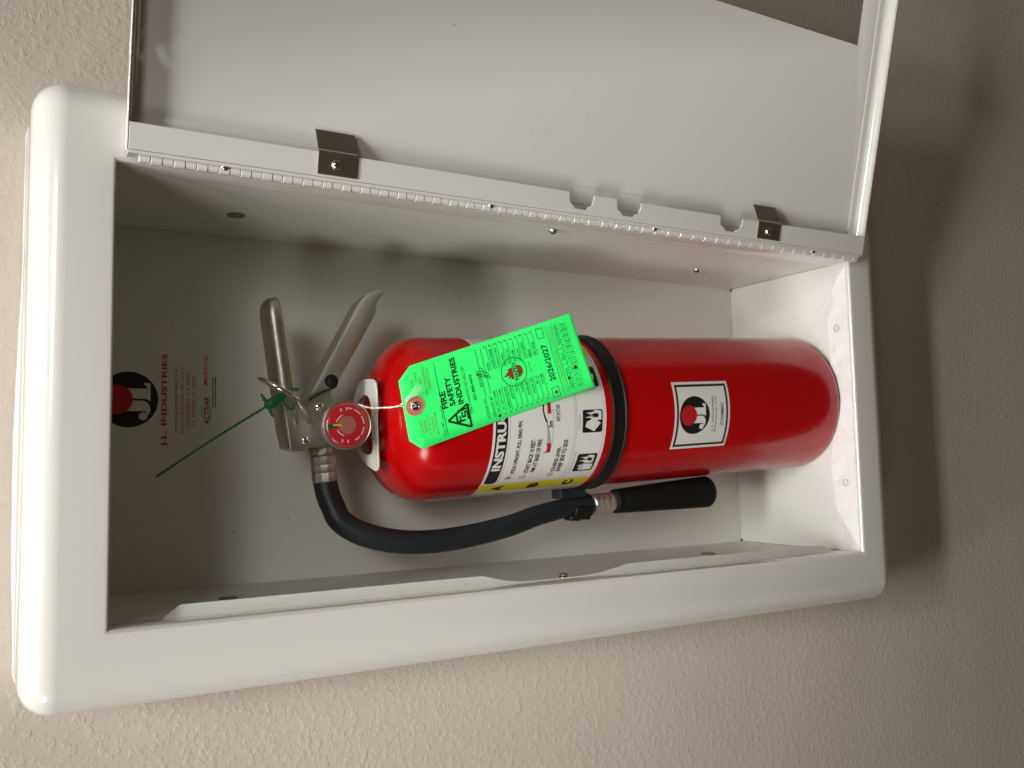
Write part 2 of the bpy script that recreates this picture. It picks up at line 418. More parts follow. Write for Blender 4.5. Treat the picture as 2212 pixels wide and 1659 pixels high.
# latch-side stop flange, cut away round the latch screw
FY = 0.0190
fl = [(-0.0002, 0.5795), (0.0012, 0.5788), (0.0035, 0.5752), (0.0058, 0.5722), (0.0070, 0.5709), (0.0077, 0.5690), (0.0078, 0.3720), (0.0074, 0.3690), (0.0064, 0.3660), (0.0046, 0.3590), (0.0026, 0.3500), (0.0015, 0.3400), (0.0011, 0.3250),
      (0.0011, 0.2950), (0.0015, 0.2820), (0.0026, 0.2690), (0.0044, 0.2580), (0.0058, 0.2500), (0.0067, 0.2462), (0.0070, 0.2430), (0.0066, 0.0330), (0.0062, 0.0300), (0.0046, 0.0262), (0.0020, 0.0205), (0.0006, 0.0172), (-0.0002, 0.0166)]
b = bmesh.new(); prism(b, fl, lambda x, z: (x, FY, z), lambda x, z: (x, FY + 0.0011, z))
bevel(cpart('stop_flange', b, M_tub), 0.0003, 2)

def screw(name, loc, axis, r, h, m=M_bright, parent=cab, slot=True):
    b = bmesh.new()
    lathe(b, [(r, 0), (r * 1.0, h * 0.18), (r * 0.92, h * 0.45), (r * 0.72, h * 0.75), (r * 0.4, h * 0.95), (0, h)], loc, axis, 20)
    o = cpart(name, b, m, parent, smooth=True)
    if slot:
        u, v, a = basis(axis); b = bmesh.new(); p = Vector(loc) + a * (h * 0.82)
        for (d, w) in ((u, v), (v, u)):
            q = [p + d * (r * 0.52) * sx + w * (r * 0.10) * sy + a * (h * 0.2 * sz) for sx in (-1, 1) for sy in (-1, 1) for sz in (-1, 1)]
            vs = [b.verts.new(c) for c in q]
            for f in ((0, 1, 3, 2), (4, 6, 7, 5), (0, 4, 5, 1), (2, 3, 7, 6), (0, 2, 6, 4), (1, 5, 7, 3)): b.faces.new([vs[i] for i in f])
        if parent is cab: bmesh.ops.transform(b, matrix=CI, verts=b.verts); obj('drive_recess', b, M_dark, o)
        else: obj('drive_recess', b, M_dark, parent)
    return o
screw('wall_screw', (W - 0.0002, 0.0247, 0.3018), (-1, 0, 0), 0.0038, 0.0026)
screw('wall_screw', (W - 0.0002, 0.0873, 0.1025), (-1, 0, 0), 0.0038, 0.0026)
screw('latch_screw', (0.0, 0.0255, 0.2997), (1, 0, 0), 0.0040, 0.0032)
for x, ax, y, z in ((W, -1, 0.0868, 0.5232), (0, 1, 0.080, 0.5285), (0, 1, 0.080, 0.1085)):
    b = bmesh.new(); lathe(b, [(0.0062, 0), (0.0062, 0.0004), (0.0056, 0.0008), (0, 0.0009)], (x, y, z), (ax, 0, 0), 24); cpart('knockout_plug', b, M_plug)

# torn protective film left along the front of the floor, with two punched holes
b = bmesh.new()
edge = [(0.2575, 0.0030), (0.2520, 0.0070), (0.2450, 0.0128), (0.2372, 0.0192), (0.2320, 0.0196), (0.2270, 0.0182), (0.2210, 0.0200), (0.2150, 0.0228), (0.2103, 0.0256), (0.2040, 0.0262), (0.1940, 0.0258), (0.1800, 0.0254), (0.1600, 0.0250), (0.1400, 0.0252), (0.1200, 0.0262), (0.1000, 0.0278), (0.0850, 0.0290), (0.0657, 0.0294), (0.0560, 0.0290), (0.0470, 0.0278), (0.0365, 0.0262), (0.0280, 0.0212), (0.0190, 0.0146), (0.0090, 0.0076), (0.0020, 0.0030)]
NX, NY = 150, 16
def back_y(x):
    for (a, ya), (c, yc) in zip(edge, edge[1:]):
        if c <= x <= a: return yc + (ya - yc) * (x - c) / (a - c)
    return 0.003
holes = ((0.2009, 0.0167, 0.0030), (0.0608, 0.0154, 0.0030))
grid = {}
rnd = random.Random(3)
ph = [(rnd.uniform(90, 420), rnd.uniform(0, 6.28), rnd.uniform(-300, 300)) for _ in range(9)]
for i in range(NX + 1):
    x = 0.0022 + (0.2574 - 0.0022) * i / NX
    for j in range(NY + 1):
        y = 0.0030 + (back_y(x) - 0.0030) * j / NY
        t = j / NY
        z = 0.0011 + sum(sin(k * x + p + l * y) for k, p, l in ph) * 0.00017 * (0.35 + t) 
        z += 0.0005 * t * max(0, sin(55 * x + 1.1))
        for hx, hy, hr in holes:
            d = hypot(x - hx, y - hy)
            if d < hr * 1.7: z = 0.0006 + 0.0008 * min(1, max(0, (d - hr) / (0.7 * hr)))
        grid[i, j] = b.verts.new((x, y, max(z, 0.0005)))
for i in range(NX):
    for j in range(NY):
        q = [grid[i, j], grid[i + 1, j], grid[i + 1, j + 1], grid[i, j + 1]]
        c = sum((v.co for v in q), Vector()) / 4
        if any(hypot(c.x - hx, c.y - hy) < hr for hx, hy, hr in holes): continue
        if len({tuple(round(u, 6) for u in v.co) for v in q}) == 4: b.faces.new(q)
film = cpart('protective_film', b, M_film, smooth=True)
for hx, hy, hr in holes:
    b = bmesh.new(); lathe(b, [(hr * 1.02, 0.0004), (hr * 1.02, 0.0011), (hr * 0.9, 0.0013), (hr * 0.86, 0.0004)], (hx, hy, 0), (0, 0, 1), 24, False, False); cpart('hole_edge_shade', b, M_edgeshade, smooth=True)  # grey ring paints the shaded edge of the hole
    b = bmesh.new(); lathe(b, [(hr * 0.86, 0.0003), (hr * 0.5, 0.0005), (0, 0.0005)], (hx, hy, 0), (0, 0, 1), 24); cpart('hole_plug', b, M_tub)

# maker's print on the back panel
pr = Print()
logo(pr, 0.1355, 0.5824, 0.0198, M_decal, M_black, M_redink)
pr.g('maker_name').text(M_backred, 'J.L. INDUSTRIES', 0.1017, 0.1689, 0.5557, 0.5604, 0.025)
for t, x0, x1, z in (('WWW.JLINDUSTRIES.COM', 0.1116, 0.1595, 0.5498), ('BLOOMINGTON, MN 55435', 0.1116, 0.1592, 0.5459), ('COMMERCE, CA 90059', 0.1149, 0.1562, 0.5418), ('FT. MYERS, FL 33905', 0.1168, 0.1539, 0.5378)):
    pr.g('address_line').text(M_backpale, t, x0, x1, z - 0.0014, z + 0.0014)
pr.g('origin_line').text(M_backred, 'MADE IN USA', 0.1473, 0.1690, 0.5285, 0.5313, 0.01)
pr.g('parent_company_name').text(M_black, 'ACTIVAR', 0.1180, 0.1381, 0.5268, 0.5309, 0.015, slant=0.25)
pr.rect(M_black, 0.1213, 0.1300, 0.5259, 0.5262)
pr.g('fine_print'); pr.rect(M_soft, 0.1232, 0.1312, 0.5322, 0.5327)
for z in (0.5245, 0.5228): pr.rect(M_black, 0.1299, 0.1532, z - 0.0003, z + 0.0003)
pr.build(lambda x, z, l: Vector((x - W / 2, D - 0.00012 * l - P_WALL, z)), back,
         {'black_ink': ('black_print', 1), 'white_sticker': ('emblem_letters', 2), 'red_ink': ('red_print', 3), 'grey_ink': ('fine_print', 1)})

# ---------------------------------------------------------------- door, swung wide open
PHI = radians(13.5)
dd = Vector((cos(PHI), -sin(PHI), 0)); dn = Vector((sin(PHI), cos(PHI), 0)); dz = Vector((0, 0, 1))
lip0 = Vector((0.263, -0.0112, 0))
door_m = Matrix(((dd.x, dn.x, 0, lip0.x), (dd.y, dn.y, 0, lip0.y), (0, 0, 1, 0), (0, 0, 0, 1)))
Zb, Zt, Wd, DP = -0.0038, 0.6055, 0.262, 0.0105
bm = bmesh.new()
rings = []
rf = 0.0062
prof = [(0.0, 0.0), (0.0, DP - rf)] + [(rf * (1 - cos(radians(90 * k / 7))), DP - rf + rf * sin(radians(90 * k / 7))) for k in range(1, 8)]
for e, bb in prof: rings.append([bm.verts.new(p) for p in ((e, bb, Zb + e), (Wd - e, bb, Zb + e), (Wd - e, bb, Zt - e), (e, bb, Zt - e))])
wa0, wa1, wz0, wz1 = 0.1773, 0.2380, 0.0260, 0.5760
rings.append([bm.verts.new(p) for p in ((wa0, DP, wz0), (wa1, DP, wz0), (wa1, DP, wz1), (wa0, DP, wz1))])
for ri, (A, B) in enumerate(zip(rings, rings[1:])):
    for i in range(4):
        if ri == 0 and i == 2: continue       # top flange is added below, with its hole
        bm.faces.new((A[i], A[(i + 1) % 4], B[(i + 1) % 4], B[i]))
# top flange with a round hole that lets a spot of light through
ha, hb, hr = 0.0560, 0.0024, 0.0021
A0, A1 = rings[0][2], rings[0][3]; B0, B1 = rings[1][2], rings[1][3]
hv = [bm.verts.new((ha + hr * 1.6 * cos(2 * pi * k / 16), hb + hr * 0.72 * sin(2 * pi * k / 16), Zt)) for k in range(16)]
# cut the strip beside the hole and fan the rest
m0, m1 = bm.verts.new((ha + 0.012, 0, Zt)), bm.verts.new((ha + 0.012, DP - rf, Zt))
n0, n1 = bm.verts.new((ha - 0.012, 0, Zt)), bm.verts.new((ha - 0.012, DP - rf, Zt))
bm.faces.new((A0, m0, m1, B0)); bm.faces.new((n0, A1, B1, n1))
outer = [m1, n1, n0, m0]     # quadrants 0-90 .. 270-360
for qd in range(4):
    for k in range(4): bm.faces.new((outer[qd], hv[qd * 4 + k], hv[(qd * 4 + k + 1) % 16]))
bm.faces.new((m1, n1, hv[4])); bm.faces.new((n1, n0, hv[8])); bm.faces.new((n0, m0, hv[12])); bm.faces.new((m0, m1, hv[0]))
door_local = bmesh.new()
bmesh.ops.recalc_face_normals(bm, faces=bm.faces)
door = bpy.data.objects.new('door', bpy.data.meshes.new('door')); bm.to_mesh(door.data); bm.free(); door_local.free()
COL.objects.link(door); door.data.materials.append(M_enamel)
door.parent = cab
door.matrix_local = CI @ door_m
sharp(door, 30)
so = door.modifiers.new('sheet_thickness', 'SOLIDIFY'); so.thickness = 0.0009; so.offset = 1.0
door['label'] = 'open door showing its inner face and return lip'
# which side is outward: make the sheet thicken away from the inside
cz = sum((p.normal.y for p in door.data.polygons if abs(p.center.y - DP) < 1e-4), 0)
if cz < 0: door.data.flip_normals()

# return lip along the hinge edge with three thumb notches
def notch(zc, wt, wb, dep):
    a1 = 0.0150
    return [(a1, zc + wt / 2 + 0.0006), (a1 - 0.0005, zc + wt / 2), (a1 - 0.0040, zc + wt / 2 - 0.0003), (a1 - 0.0072, zc + wt / 2 - 0.0012), (a1 - 0.0096, zc + wb / 2 + 0.0014), (a1 - dep, zc + wb / 2),
            (a1 - dep, zc - wb / 2), (a1 - 0.0096, zc - wb / 2 - 0.0014), (a1 - 0.0072, zc - wt / 2 + 0.0012), (a1 - 0.0040, zc - wt / 2 + 0.0003), (a1 - 0.0005, zc - wt / 2), (a1, zc - wt / 2 - 0.0006)]
poly = [(0.0002, Zb + 0.0004), (0.0002, Zt - 0.0004), (0.0150, Zt - 0.0004)]
for zc, wt in ((0.3024, 0.0214), (0.2596, 0.0226), (0.1566, 0.0240)): poly += notch(zc, wt, 0.0098, 0.0113)
poly += [(0.0166, Zb + 0.0004)]
b = bmesh.new(); prism(b, poly, lambda a, z: (a, -0.0010, z), lambda a, z: (a, 0.0, z))
bevel(obj('return_lip', b, M_enamel, door), 0.00025, 2)

b = bmesh.new(); box(b, 0.0085, 0.0212, DP - 0.0007, DP - 0.0001, Zb + 0.012, Zt - 0.012); bevel(obj('stiffener_strip', b, M_enamel, door), 0.00035, 2)
b = bmesh.new(); box(b, 0.0215, Wd - 0.012, DP - 0.0007, DP - 0.0001, Zb + 0.0066, Zb + 0.0108); bevel(obj('stiffener_strip', b, M_enamel, door), 0.00035, 2)

def clip(z0, z1, tilt, m):
    b = bmesh.new()
    prof = [(0.0017, -0.0016), (0.0140, -0.0016), (0.0149, -0.0020), (0.0157, -0.0014), (0.0166, -0.0002), (0.0291, 0.0088 if tilt else 0.0075)]
    A = []
    for a, bb in prof:
        A.append([b.verts.new((a, bb, z)) for z in (z0, z1)])
    for p, q in zip(A, A[1:]): b.faces.new((p[0], p[1], q[1], q[0]))
    o = obj('retaining_clip', b, m, door)
    s_ = o.modifiers.new('sheet_thickness', 'SOLIDIFY'); s_.thickness = 0.0006; s_.offset = 0
    return o
clip(0.4725, 0.4980, 1, M_clip); clip(0.1022, 0.1275, 0, M_clip)
for z in (0.4862, 0.1157): screw('clip_screw', (0.0082, -0.0019, z), (0, -1, 0), 0.0033, 0.0021, M_bright, door)
# ---------------------------------------------------------------- piano hinge
hx, hy, hr_ = 0.2604, -0.0062, 0.0028
b = bmesh.new()
box(b, 0.2612, 0.2630, -0.0112, -0.0030, Zb + 0.003, Zt - 0.0005)
hinge = cpart('piano_hinge', b, M_enamel)
pitch = 0.00625; nk = int((Zt - Zb - 0.0032) / pitch)
kn_me = None
for k in range(nk):
    z0 = Zb + 0.003 + k * pitch
    if kn_me is None:
        kb = bmesh.new(); g = 0.00016
        lathe(kb, [(hr_ - 0.0004, g), (hr_, g + 0.0003), (hr_, pitch - g - 0.0003), (hr_ - 0.0004, pitch - g)], (0, 0, 0), (0, 0, 1), 14)
        bmesh.ops.recalc_face_normals(kb, faces=kb.faces)
        kn_me = bpy.data.meshes.new('hinge_knuckle'); kb.to_mesh(kn_me); kb.free(); kn_me.materials.append(M_enamel)
        for p in kn_me.polygons: p.use_smooth = len(p.vertices) == 4
        kn_me.set_sharp_from_angle(angle=radians(30))
    o = bpy.data.objects.new('hinge_knuckle', kn_me); COL.objects.link(o); o.parent = hinge
    o.location = (hx - W / 2 + (0.0 if k % 2 else -0.00030), hy - P_WALL + (0.0 if k % 2 else -0.00015), z0)
b = bmesh.new(); tube(b, [(hx, hy, Zb + 0.004), (hx, hy, Zb + 0.002 + nk * pitch)], 0.0016, 10); bmesh.ops.transform(b, matrix=CI, verts=b.verts); obj('hinge_pin', b, M_dark, hinge)
for z in (0.552, 0.374, 0.2307, 0.0564):
    b = bmesh.new(); lathe(b, [(0.0025, 0), (0.0023, 0.0006), (0.0014, 0.0012), (0, 0.0014)], (0.2612, -0.0088, z), (-0.35, -1, 0), 16); bmesh.ops.transform(b, matrix=CI, verts=b.verts); obj('hinge_screw', b, M_bright, hinge, smooth=True)

# ================================================================== extinguisher
xc, yc, R, tx, ty = 0.1369, 0.0760, 0.0620, -0.0460, 0.0301
ea = Vector((tx, ty, 1)).normalized(); ex = (Vector((1, 0, 0)) - ea * ea.x).normalized(); ey = ea.cross(ex)
EM = Matrix(((ex.x, ey.x, ea.x, xc), (ex.y, ey.y, ea.y, yc), (ex.z, ey.z, ea.z, 0.0), (0, 0, 0, 1)))
ext = empty('fire_extinguisher', 'red dry chemical fire extinguisher leaning inside the white cabinet with black hose at its side', 'fire extinguisher', mtx=EM)

# cylinder
NSEG = 160
bm = bmesh.new()
prof = [(0, 0.006), (0.050, 0.006), (0.0545, 0.0035), (0.0565, 0.0012), (0.0590, 0.0008), (0.0612, 0.0024), (R, 0.0060), (R, 0.02)]
prof += [(R, z) for z in (0.10, 0.20, 0.30, 0.384)]
for k in range(1, 19):
    a = 90 * k / 18; c_, s_ = cos(radians(a)), sin(radians(a)); e = 2 / 2.45
    r = R * c_ ** e if c_ > 1e-9 else 0
    z = 0.384 + 0.043 * s_ ** e
    if r < 0.0175: break
    prof.append((r, z))
prof += [(0.0110, 0.4272), (0.0110, 0.4330), (0, 0.4330)]
lathe(bm, prof, n=NSEG)
body = sharp(obj('cylinder', bm, M_red, ext), 50)
# thin dark ring at the foot of the cylinder
bm = bmesh.new(); lathe(bm, [(0.0598, -0.0002), (0.0604, 0.0012), (0.0600, 0.0016)], n=96, cap0=False, cap1=False); obj('base_ring', bm, M_dark, ext, smooth=True)

def cyl(r): return lambda a, z: Vector((r * sin(a), -r * cos(a), z))
def wrap(a0deg):
    def f(x, y, l):
        a = x / R + radians(a0deg); r = R + 0.00010 + 0.00007 * l
        return Vector((r * sin(a), -r * cos(a), y))
    return f
CUT = R * radians(2.25)
def sheet(name, a0, x0, x1, z0, z1, m, layer, parent):
    p = Print(); p.rect(m, x0, x1, z0, z1)
    o = p.build(wrap(a0), parent, {m.name: (name, layer)}, CUT)[0]
    for q in o.data.polygons: q.use_smooth = True
    return o

# instruction label
A0 = -7.5
lab = sheet('instruction_label', A0, -0.112, 0.112, 0.258, 0.3557, M_label, 0, ext)
mm = 0.001
pr = Print()
def flameshape(cx, y0, w, h):
    P = [(-0.5, 0.12), (-0.36, 0.0), (0.30, 0.0), (0.46, 0.10), (0.52, 0.34), (0.44, 0.78), (0.32, 0.50), (0.22, 0.62), (0.10, 0.42), (0.02, 0.58), (-0.10, 0.44), (-0.20, 0.60), (-0.30, 0.46), (-0.52, 1.0), (-0.46, 0.40)]
    return [(cx + w * x, y0 + h * y) for x, y in P]
# black heading bar
pr.g('heading_bar').rrect(M_black, -52 * mm, 52 * mm, 0.3437, 0.3537, 0.003, (1, 1, 1, 1))
pr.g('heading').text(M_decal, 'INSTRUCTIONS', -37.4 * mm, 45.0 * mm, 0.3450, 0.3523, 0.04)
# thin outlines of the two panels
pr.g(); pr.path(M_mid, rounded(-52.6 * mm, 53 * mm, 0.2865, 0.3418, 0.004), 0.00030, True)
pr.path(M_mid, rounded(-52.6 * mm, 53 * mm, 0.2600, 0.2848, 0.004), 0.00030, True)
for z, n in ((0.3350, '1'), (0.3226, '2'), (0.2988, '3')):
    pr.g('step_number'); pr.ring(M_soft, -46.2 * mm, z, 0.0027, 0.00035); pr.text(M_redink, n, -47.1 * mm, -45.3 * mm, z - 0.0016, z + 0.0016, 0.01)
for t, x0, x1, z in (('HOLD UPRIGHT, PULL RING PIN.', -41.9, 2.0, 0.3334), ('START BACK 10 FEET.', -41.7, -12.6, 0.3218), ('AIM AT BASE OF FIRE.', -42.0, -12.4, 0.3163), ('SQUEEZE LEVER.', -42.6, -20.0, 0.2981), ('SWEEP SIDE TO SIDE.', -43.0, -13.8, 0.2934)):
    pr.g('instruction_line').text(M_black, t, x0 * mm, x1 * mm, z - 0.0020, z + 0.0018, 0.03)
# aiming picture
pr.g('flame_drawing').poly(M_redink, flameshape(-20.2 * mm, 0.3060, 0.0080, 0.0066))
pr.g('spray_drawing').poly(M_mid, [(-16.2 * mm, 0.3064), (-6 * mm, 0.3090), (1 * mm, 0.3112), (1 * mm, 0.3119), (-6 * mm, 0.3106), (-16 * mm, 0.3098)])
pr.poly(M_soft, [(-12 * mm, 0.3076), (1 * mm, 0.3110), (1 * mm, 0.3114), (-12 * mm, 0.3086)])
pr.g('nozzle_drawing').poly(M_black, [(0 * mm, 0.3106), (5 * mm, 0.3128), (9 * mm, 0.3135), (14 * mm, 0.3130), (14 * mm, 0.3140), (9 * mm, 0.3147), (4 * mm, 0.3138), (0 * mm, 0.3121)])
pr.rect(M_redink, 6 * mm, 20 * mm, 0.3075, 0.3105)
pr.g('distance_line'); pr.rect(M_soft, -16.5 * mm, 9 * mm, 0.30530, 0.30555); pr.rect(M_soft, -16.6 * mm, -16.3 * mm, 0.3045, 0.3066); pr.rect(M_soft, 8.8 * mm, 9.1 * mm, 0.3045, 0.3066)
pr.g('distance_figure').text(M_black, '3m', -4.4 * mm, 0.6 * mm, 0.3062, 0.3096, 0.03)
pr.g('aim_word').text(M_black, 'APUNTAR', -0.2 * mm, 12.6 * mm, 0.2995, 0.3031, 0.012)
# three class pictograms
def picto(x0, x1):
    pr.g('pictogram_square').rrect(M_black, x0, x1, 0.2616, 0.2796, 0.0014)
for x0, x1 in ((-44.8 * mm, -27.4 * mm), (-9.8 * mm, 7.6 * mm), (25.4 * mm, 42.8 * mm)): picto(x0, x1)
def flames(cx, y0, w, h, m=M_decal):
    pr.poly(m, [(cx - 0.50 * w, y0), (cx + 0.42 * w, y0), (cx + 0.52 * w, y0 + 0.30 * h), (cx + 0.44 * w, y0 + 0.52 * h), (cx + 0.34 * w, y0 + 0.40 * h), (cx + 0.26 * w, y0 + 0.95 * h), (cx + 0.10 * w, y0 + 0.62 * h), (cx + 0.04 * w, y0 + 0.74 * h), (cx - 0.08 * w, y0 + 0.44 * h), (cx - 0.20 * w, y0 + h), (cx - 0.34 * w, y0 + 0.55 * h), (cx - 0.42 * w, y0 + 0.66 * h), (cx - 0.54 * w, y0 + 0.30 * h)])
pr.g('paper_bin_drawing')   # bin of paper with flames
pr.poly(M_decal, [(-43.2 * mm, 0.2632), (-37.6 * mm, 0.2632), (-36.6 * mm, 0.2722), (-43.6 * mm, 0.2722)])
pr.poly(M_decal, [(-43.4 * mm, 0.2728), (-41.6 * mm, 0.2760), (-40.4 * mm, 0.2734), (-38.8 * mm, 0.2768), (-37.2 * mm, 0.2728)])
pr.g('flames_drawing'); flames(-32.4 * mm, 0.2640, 0.0074, 0.0130)
pr.poly(M_black2, [(-34.2 * mm, 0.2655), (-31.4 * mm, 0.2655), (-30.9 * mm, 0.2690), (-32.0 * mm, 0.2715), (-32.9 * mm, 0.2690), (-33.8 * mm, 0.2705)])
pr.g('fuel_can_drawing')
pr.poly(M_decal, [(-9.0 * mm, 0.2690), (-2.6 * mm, 0.2632), (1.2 * mm, 0.2700), (-1.6 * mm, 0.2762), (-5.2 * mm, 0.2772)])
pr.g('flames_drawing'); flames(3.4 * mm, 0.2628, 0.0072, 0.0150)
pr.poly(M_black2, [(1.6 * mm, 0.2660), (4.4 * mm, 0.2650), (4.9 * mm, 0.2690), (3.6 * mm, 0.2725), (2.8 * mm, 0.2695), (1.9 * mm, 0.2715)])
pr.g('plug_drawing')
pr.disc(M_decal, 34 * mm, 0.2705, 0.0056, 24); pr.disc(M_black2, 34.4 * mm, 0.2700, 0.0036, 20); pr.poly(M_decal, [(31 * mm, 0.2650), (36 * mm, 0.2640), (37 * mm, 0.2700), (33 * mm, 0.2690)])
pr.g(); pr.text(M_soft, 'TRASH-WOOD-PAPER', -44.0 * mm, -24.9 * mm, 0.2815, 0.2829, 0.0)
pr.path(M_soft, [(-46.8 * mm, 0.2812), (-45 * mm, 0.2812), (-45 * mm, 0.2831), (-46.8 * mm, 0.2831)], 0.0002, True)
pr.text(M_soft, 'LIQUIDS', -4.0 * mm, 3.6 * mm, 0.2815, 0.2829, 0.0)
pr.path(M_soft, [(-6.6 * mm, 0.2812), (-4.8 * mm, 0.2812), (-4.8 * mm, 0.2831), (-6.6 * mm, 0.2831)], 0.0002, True)
# yellow class bands
pr.g('yellow_band').rect(M_yellow, -66.0 * mm, -53.6 * mm, 0.2585, 0.3552); pr.g('yellow_band').rect(M_yellow, 55.2 * mm, 67.6 * mm, 0.2585, 0.3552)
for t, z in (('A', 0.3389), ('B', 0.3077), ('C', 0.2764)):
    pr.g('class_letter').text(M_black, t, -64.0 * mm, -55.8 * mm, z - 0.0046, z + 0.0046, 0.06); pr.g('class_letter').text(M_black, t, 57.6 * mm, 65.2 * mm, z - 0.0046, z + 0.0046, 0.06)
pr.g()
# columns of fine print on the turned-away ends
for sgn, xa, xb in ((1, 70, 110), (-1, -110, -69)):
    z = 0.3525
    k = 0
    while z > 0.2600:
        pr.rect(M_soft if k % 7 == 0 else M_mid, xa * mm, (xb - 6 * ((k * 37) % 5) / 5) * mm, z - 0.00035, z + 0.00035); z -= 0.0018; k += 1
pr.build(wrap(A0), lab, {'black_ink': ('black_print', 2), 'white_sticker': ('white_print', 3), 'grey_ink': ('fine_print', 1), 'light_grey_ink': ('outline_print', 1), 'red_ink': ('red_print', 3), 'yellow_ink': ('yellow_band', 1), 'black_overprint': ('overprint', 4)}, CUT)
# the black shapes inside the white flames sit one layer higher
# maker's sticker
stk = sheet('maker_sticker', -8.6, -0.0281, 0.0281, 0.1334, 0.1914, M_decal, 0, ext)
pr = Print()
for x0, x1, z0, z1 in ((-25.9, 25.9, 0.1873, 0.1893), (-25.9, 25.9, 0.1355, 0.1375), (-25.9, -23.9, 0.1375, 0.1873), (23.9, 25.9, 0.1375, 0.1873)): pr.g('sticker_border').rect(M_black, x0 * mm, x1 * mm, z0, z1)
logo(pr, 0.0004, 0.1709, 0.0156, M_label, M_black, M_redink)
pr.g('maker_name').text(M_black, 'J. L. INDUSTRIES', -0.0138, 0.0150, 0.1502, 0.1526, 0.012)
pr.g('address_line').text(M_black, 'MINNEAPOLIS, MN. 55435', -0.0142, 0.0152, 0.1475, 0.1491, 0.01)
pr.g('product_line').text(M_black, 'COSMIC', -0.0088, 0.0100, 0.1402, 0.1434, 0.025)
pr.build(wrap(-8.6), stk, {'black_ink': ('black_print', 1), 'white_label': ('emblem_letters', 2), 'red_ink': ('emblem_disc', 3)}, CUT)
# two pen strokes on the shoulder
def shoulder(x, z):
    s_ = max(0.0, min(1.0, (z - 0.384) / 0.043)); r = R * (1 - s_ ** 2.45) ** (1 / 2.45) + 0.0003
    return Vector((x, -sqrt(max(r * r - x * x, 1e-8)), z))
b = bmesh.new()
for P in (((0.0050, 0.4090), (0.0028, 0.4100), (0.0020, 0.4075)), ((-0.0060, 0.4092), (-0.0090, 0.4103), (-0.0112, 0.4080))):
    tube(b, [shoulder(x, z) for x, z in P], 0.00055, 6)
obj('pen_mark', b, M_black, ext)

# strap round the body
bm = bmesh.new()
lathe(bm, [(R + 0.0002, 0.2392), (R + 0.0019, 0.2392), (R + 0.0022, 0.2396), (R + 0.0022, 0.2403), (R + 0.0015, 0.2409), (R + 0.0015, 0.2502), (R + 0.0022, 0.2508), (R + 0.0022, 0.2515), (R + 0.0019, 0.2519), (R + 0.0002, 0.2522)], n=128, cap0=False, cap1=False)
strap = sharp(obj('hose_strap', bm, M_strap, ext), 30)

# neck collar (white verification ring) with small printing
CZ = 0.4290
c_out = [(p.x, p.y) for p in spline([(0.0309, -0.0069, 0), (0.0300, -0.0190, 0), (0.0280, -0.0262, 0), (0.0235, -0.0288, 0), (0.0131, -0.0287, 0), (-0.0030, -0.0270, 0), (-0.0193, -0.0254, 0), (-0.0322, -0.0250, 0), (-0.0358, -0.0212, 0), (-0.0350, -0.0130, 0), (-0.0282, 0.0071, 0), (-0.0178, 0.0186, 0), (0, 0.0250, 0), (0.0190, 0.0190, 0), (0.0290, 0.0080, 0), (0.0309, -0.0069, 0)], 5)[:-1]]
c_in = [(p.x, p.y) for p in spline([(0.0195, -0.0040, 0), (0.0180, -0.0130, 0), (0.0115, -0.0185, 0), (-0.0024, -0.0188, 0), (-0.0175, -0.0178, 0), (-0.0238, -0.0110, 0), (-0.0225, 0.0030, 0), (-0.0150, 0.0120, 0), (0, 0.0150, 0), (0.0130, 0.0110, 0), (0.0195, -0.0040, 0)], 5)[:-1]]
def ray_in(P, a):
    best = None; d = (cos(a), sin(a))
    for i in range(len(P)):
        p, q = P[i], P[(i + 1) % len(P)]; e = (q[0] - p[0], q[1] - p[1]); den = d[0] * e[1] - d[1] * e[0]
        if abs(den) < 1e-12: continue
        t = (p[0] * e[1] - p[1] * e[0]) / den; u = (p[0] * d[1] - p[1] * d[0]) / den
        if t > 0 and -1e-6 <= u <= 1 + 1e-6: best = t if best is None else max(best, t)
    return (d[0] * best, d[1] * best)
NC = 120
ri = [ray_in(c_in, 2 * pi * k / NC) for k in range(NC)]; ro = [ray_in(c_out, 2 * pi * k / NC) for k in range(NC)]
bm = bmesh.new()
def cz(p): return CZ + 0.0022 - 0.0022 * min(1.0, hypot(*p) / 0.030) ** 2
loops = [[bm.verts.new((p[0], p[1], cz(p) + h)) for p in P] for P, h in ((ri, 0), (ro, 0), (ro, 0.0014), (ri, 0.0014))]
for k in range(4):
    A, B = loops[k], loops[(k + 1) % 4]
    for i in range(NC): bm.faces.new((A[i], A[(i + 1) % NC], B[(i + 1) % NC], B[i]))
collar = bevel(sharp(obj('neck_collar', bm, M_collar, ext), 40), 0.0004, 2)
pr = Print()
def cmark(x, y, w, h, a):
    c_, s_ = cos(a), sin(a); pr.poly(M_soft, [(x + c_ * i * w - s_ * j * h, y + s_ * i * w + c_ * j * h) for i, j in ((-1, -1), (1, -1), (1, 1), (-1, 1))])
for i in range(9):
    x = -0.0315 + i * 0.0036
    cmark(x, -0.0233, 0.0012, 0.00035, 0.02); cmark(x + 0.001, -0.0206 if i < 3 else -0.0216, 0.0011, 0.0003, 0.02)
cmark(0.0250, -0.0195, 0.0005, 0.0018, 0.5); cmark(0.0228, -0.0185, 0.0005, 0.0018, 0.5); cmark(0.0262, -0.0150, 0.0004, 0.0016, 0.5)
pr.build(lambda x, y, l: Vector((x, y, cz((x, y)) + 0.0016)), collar, {'grey_ink': ('fine_print', 1)})

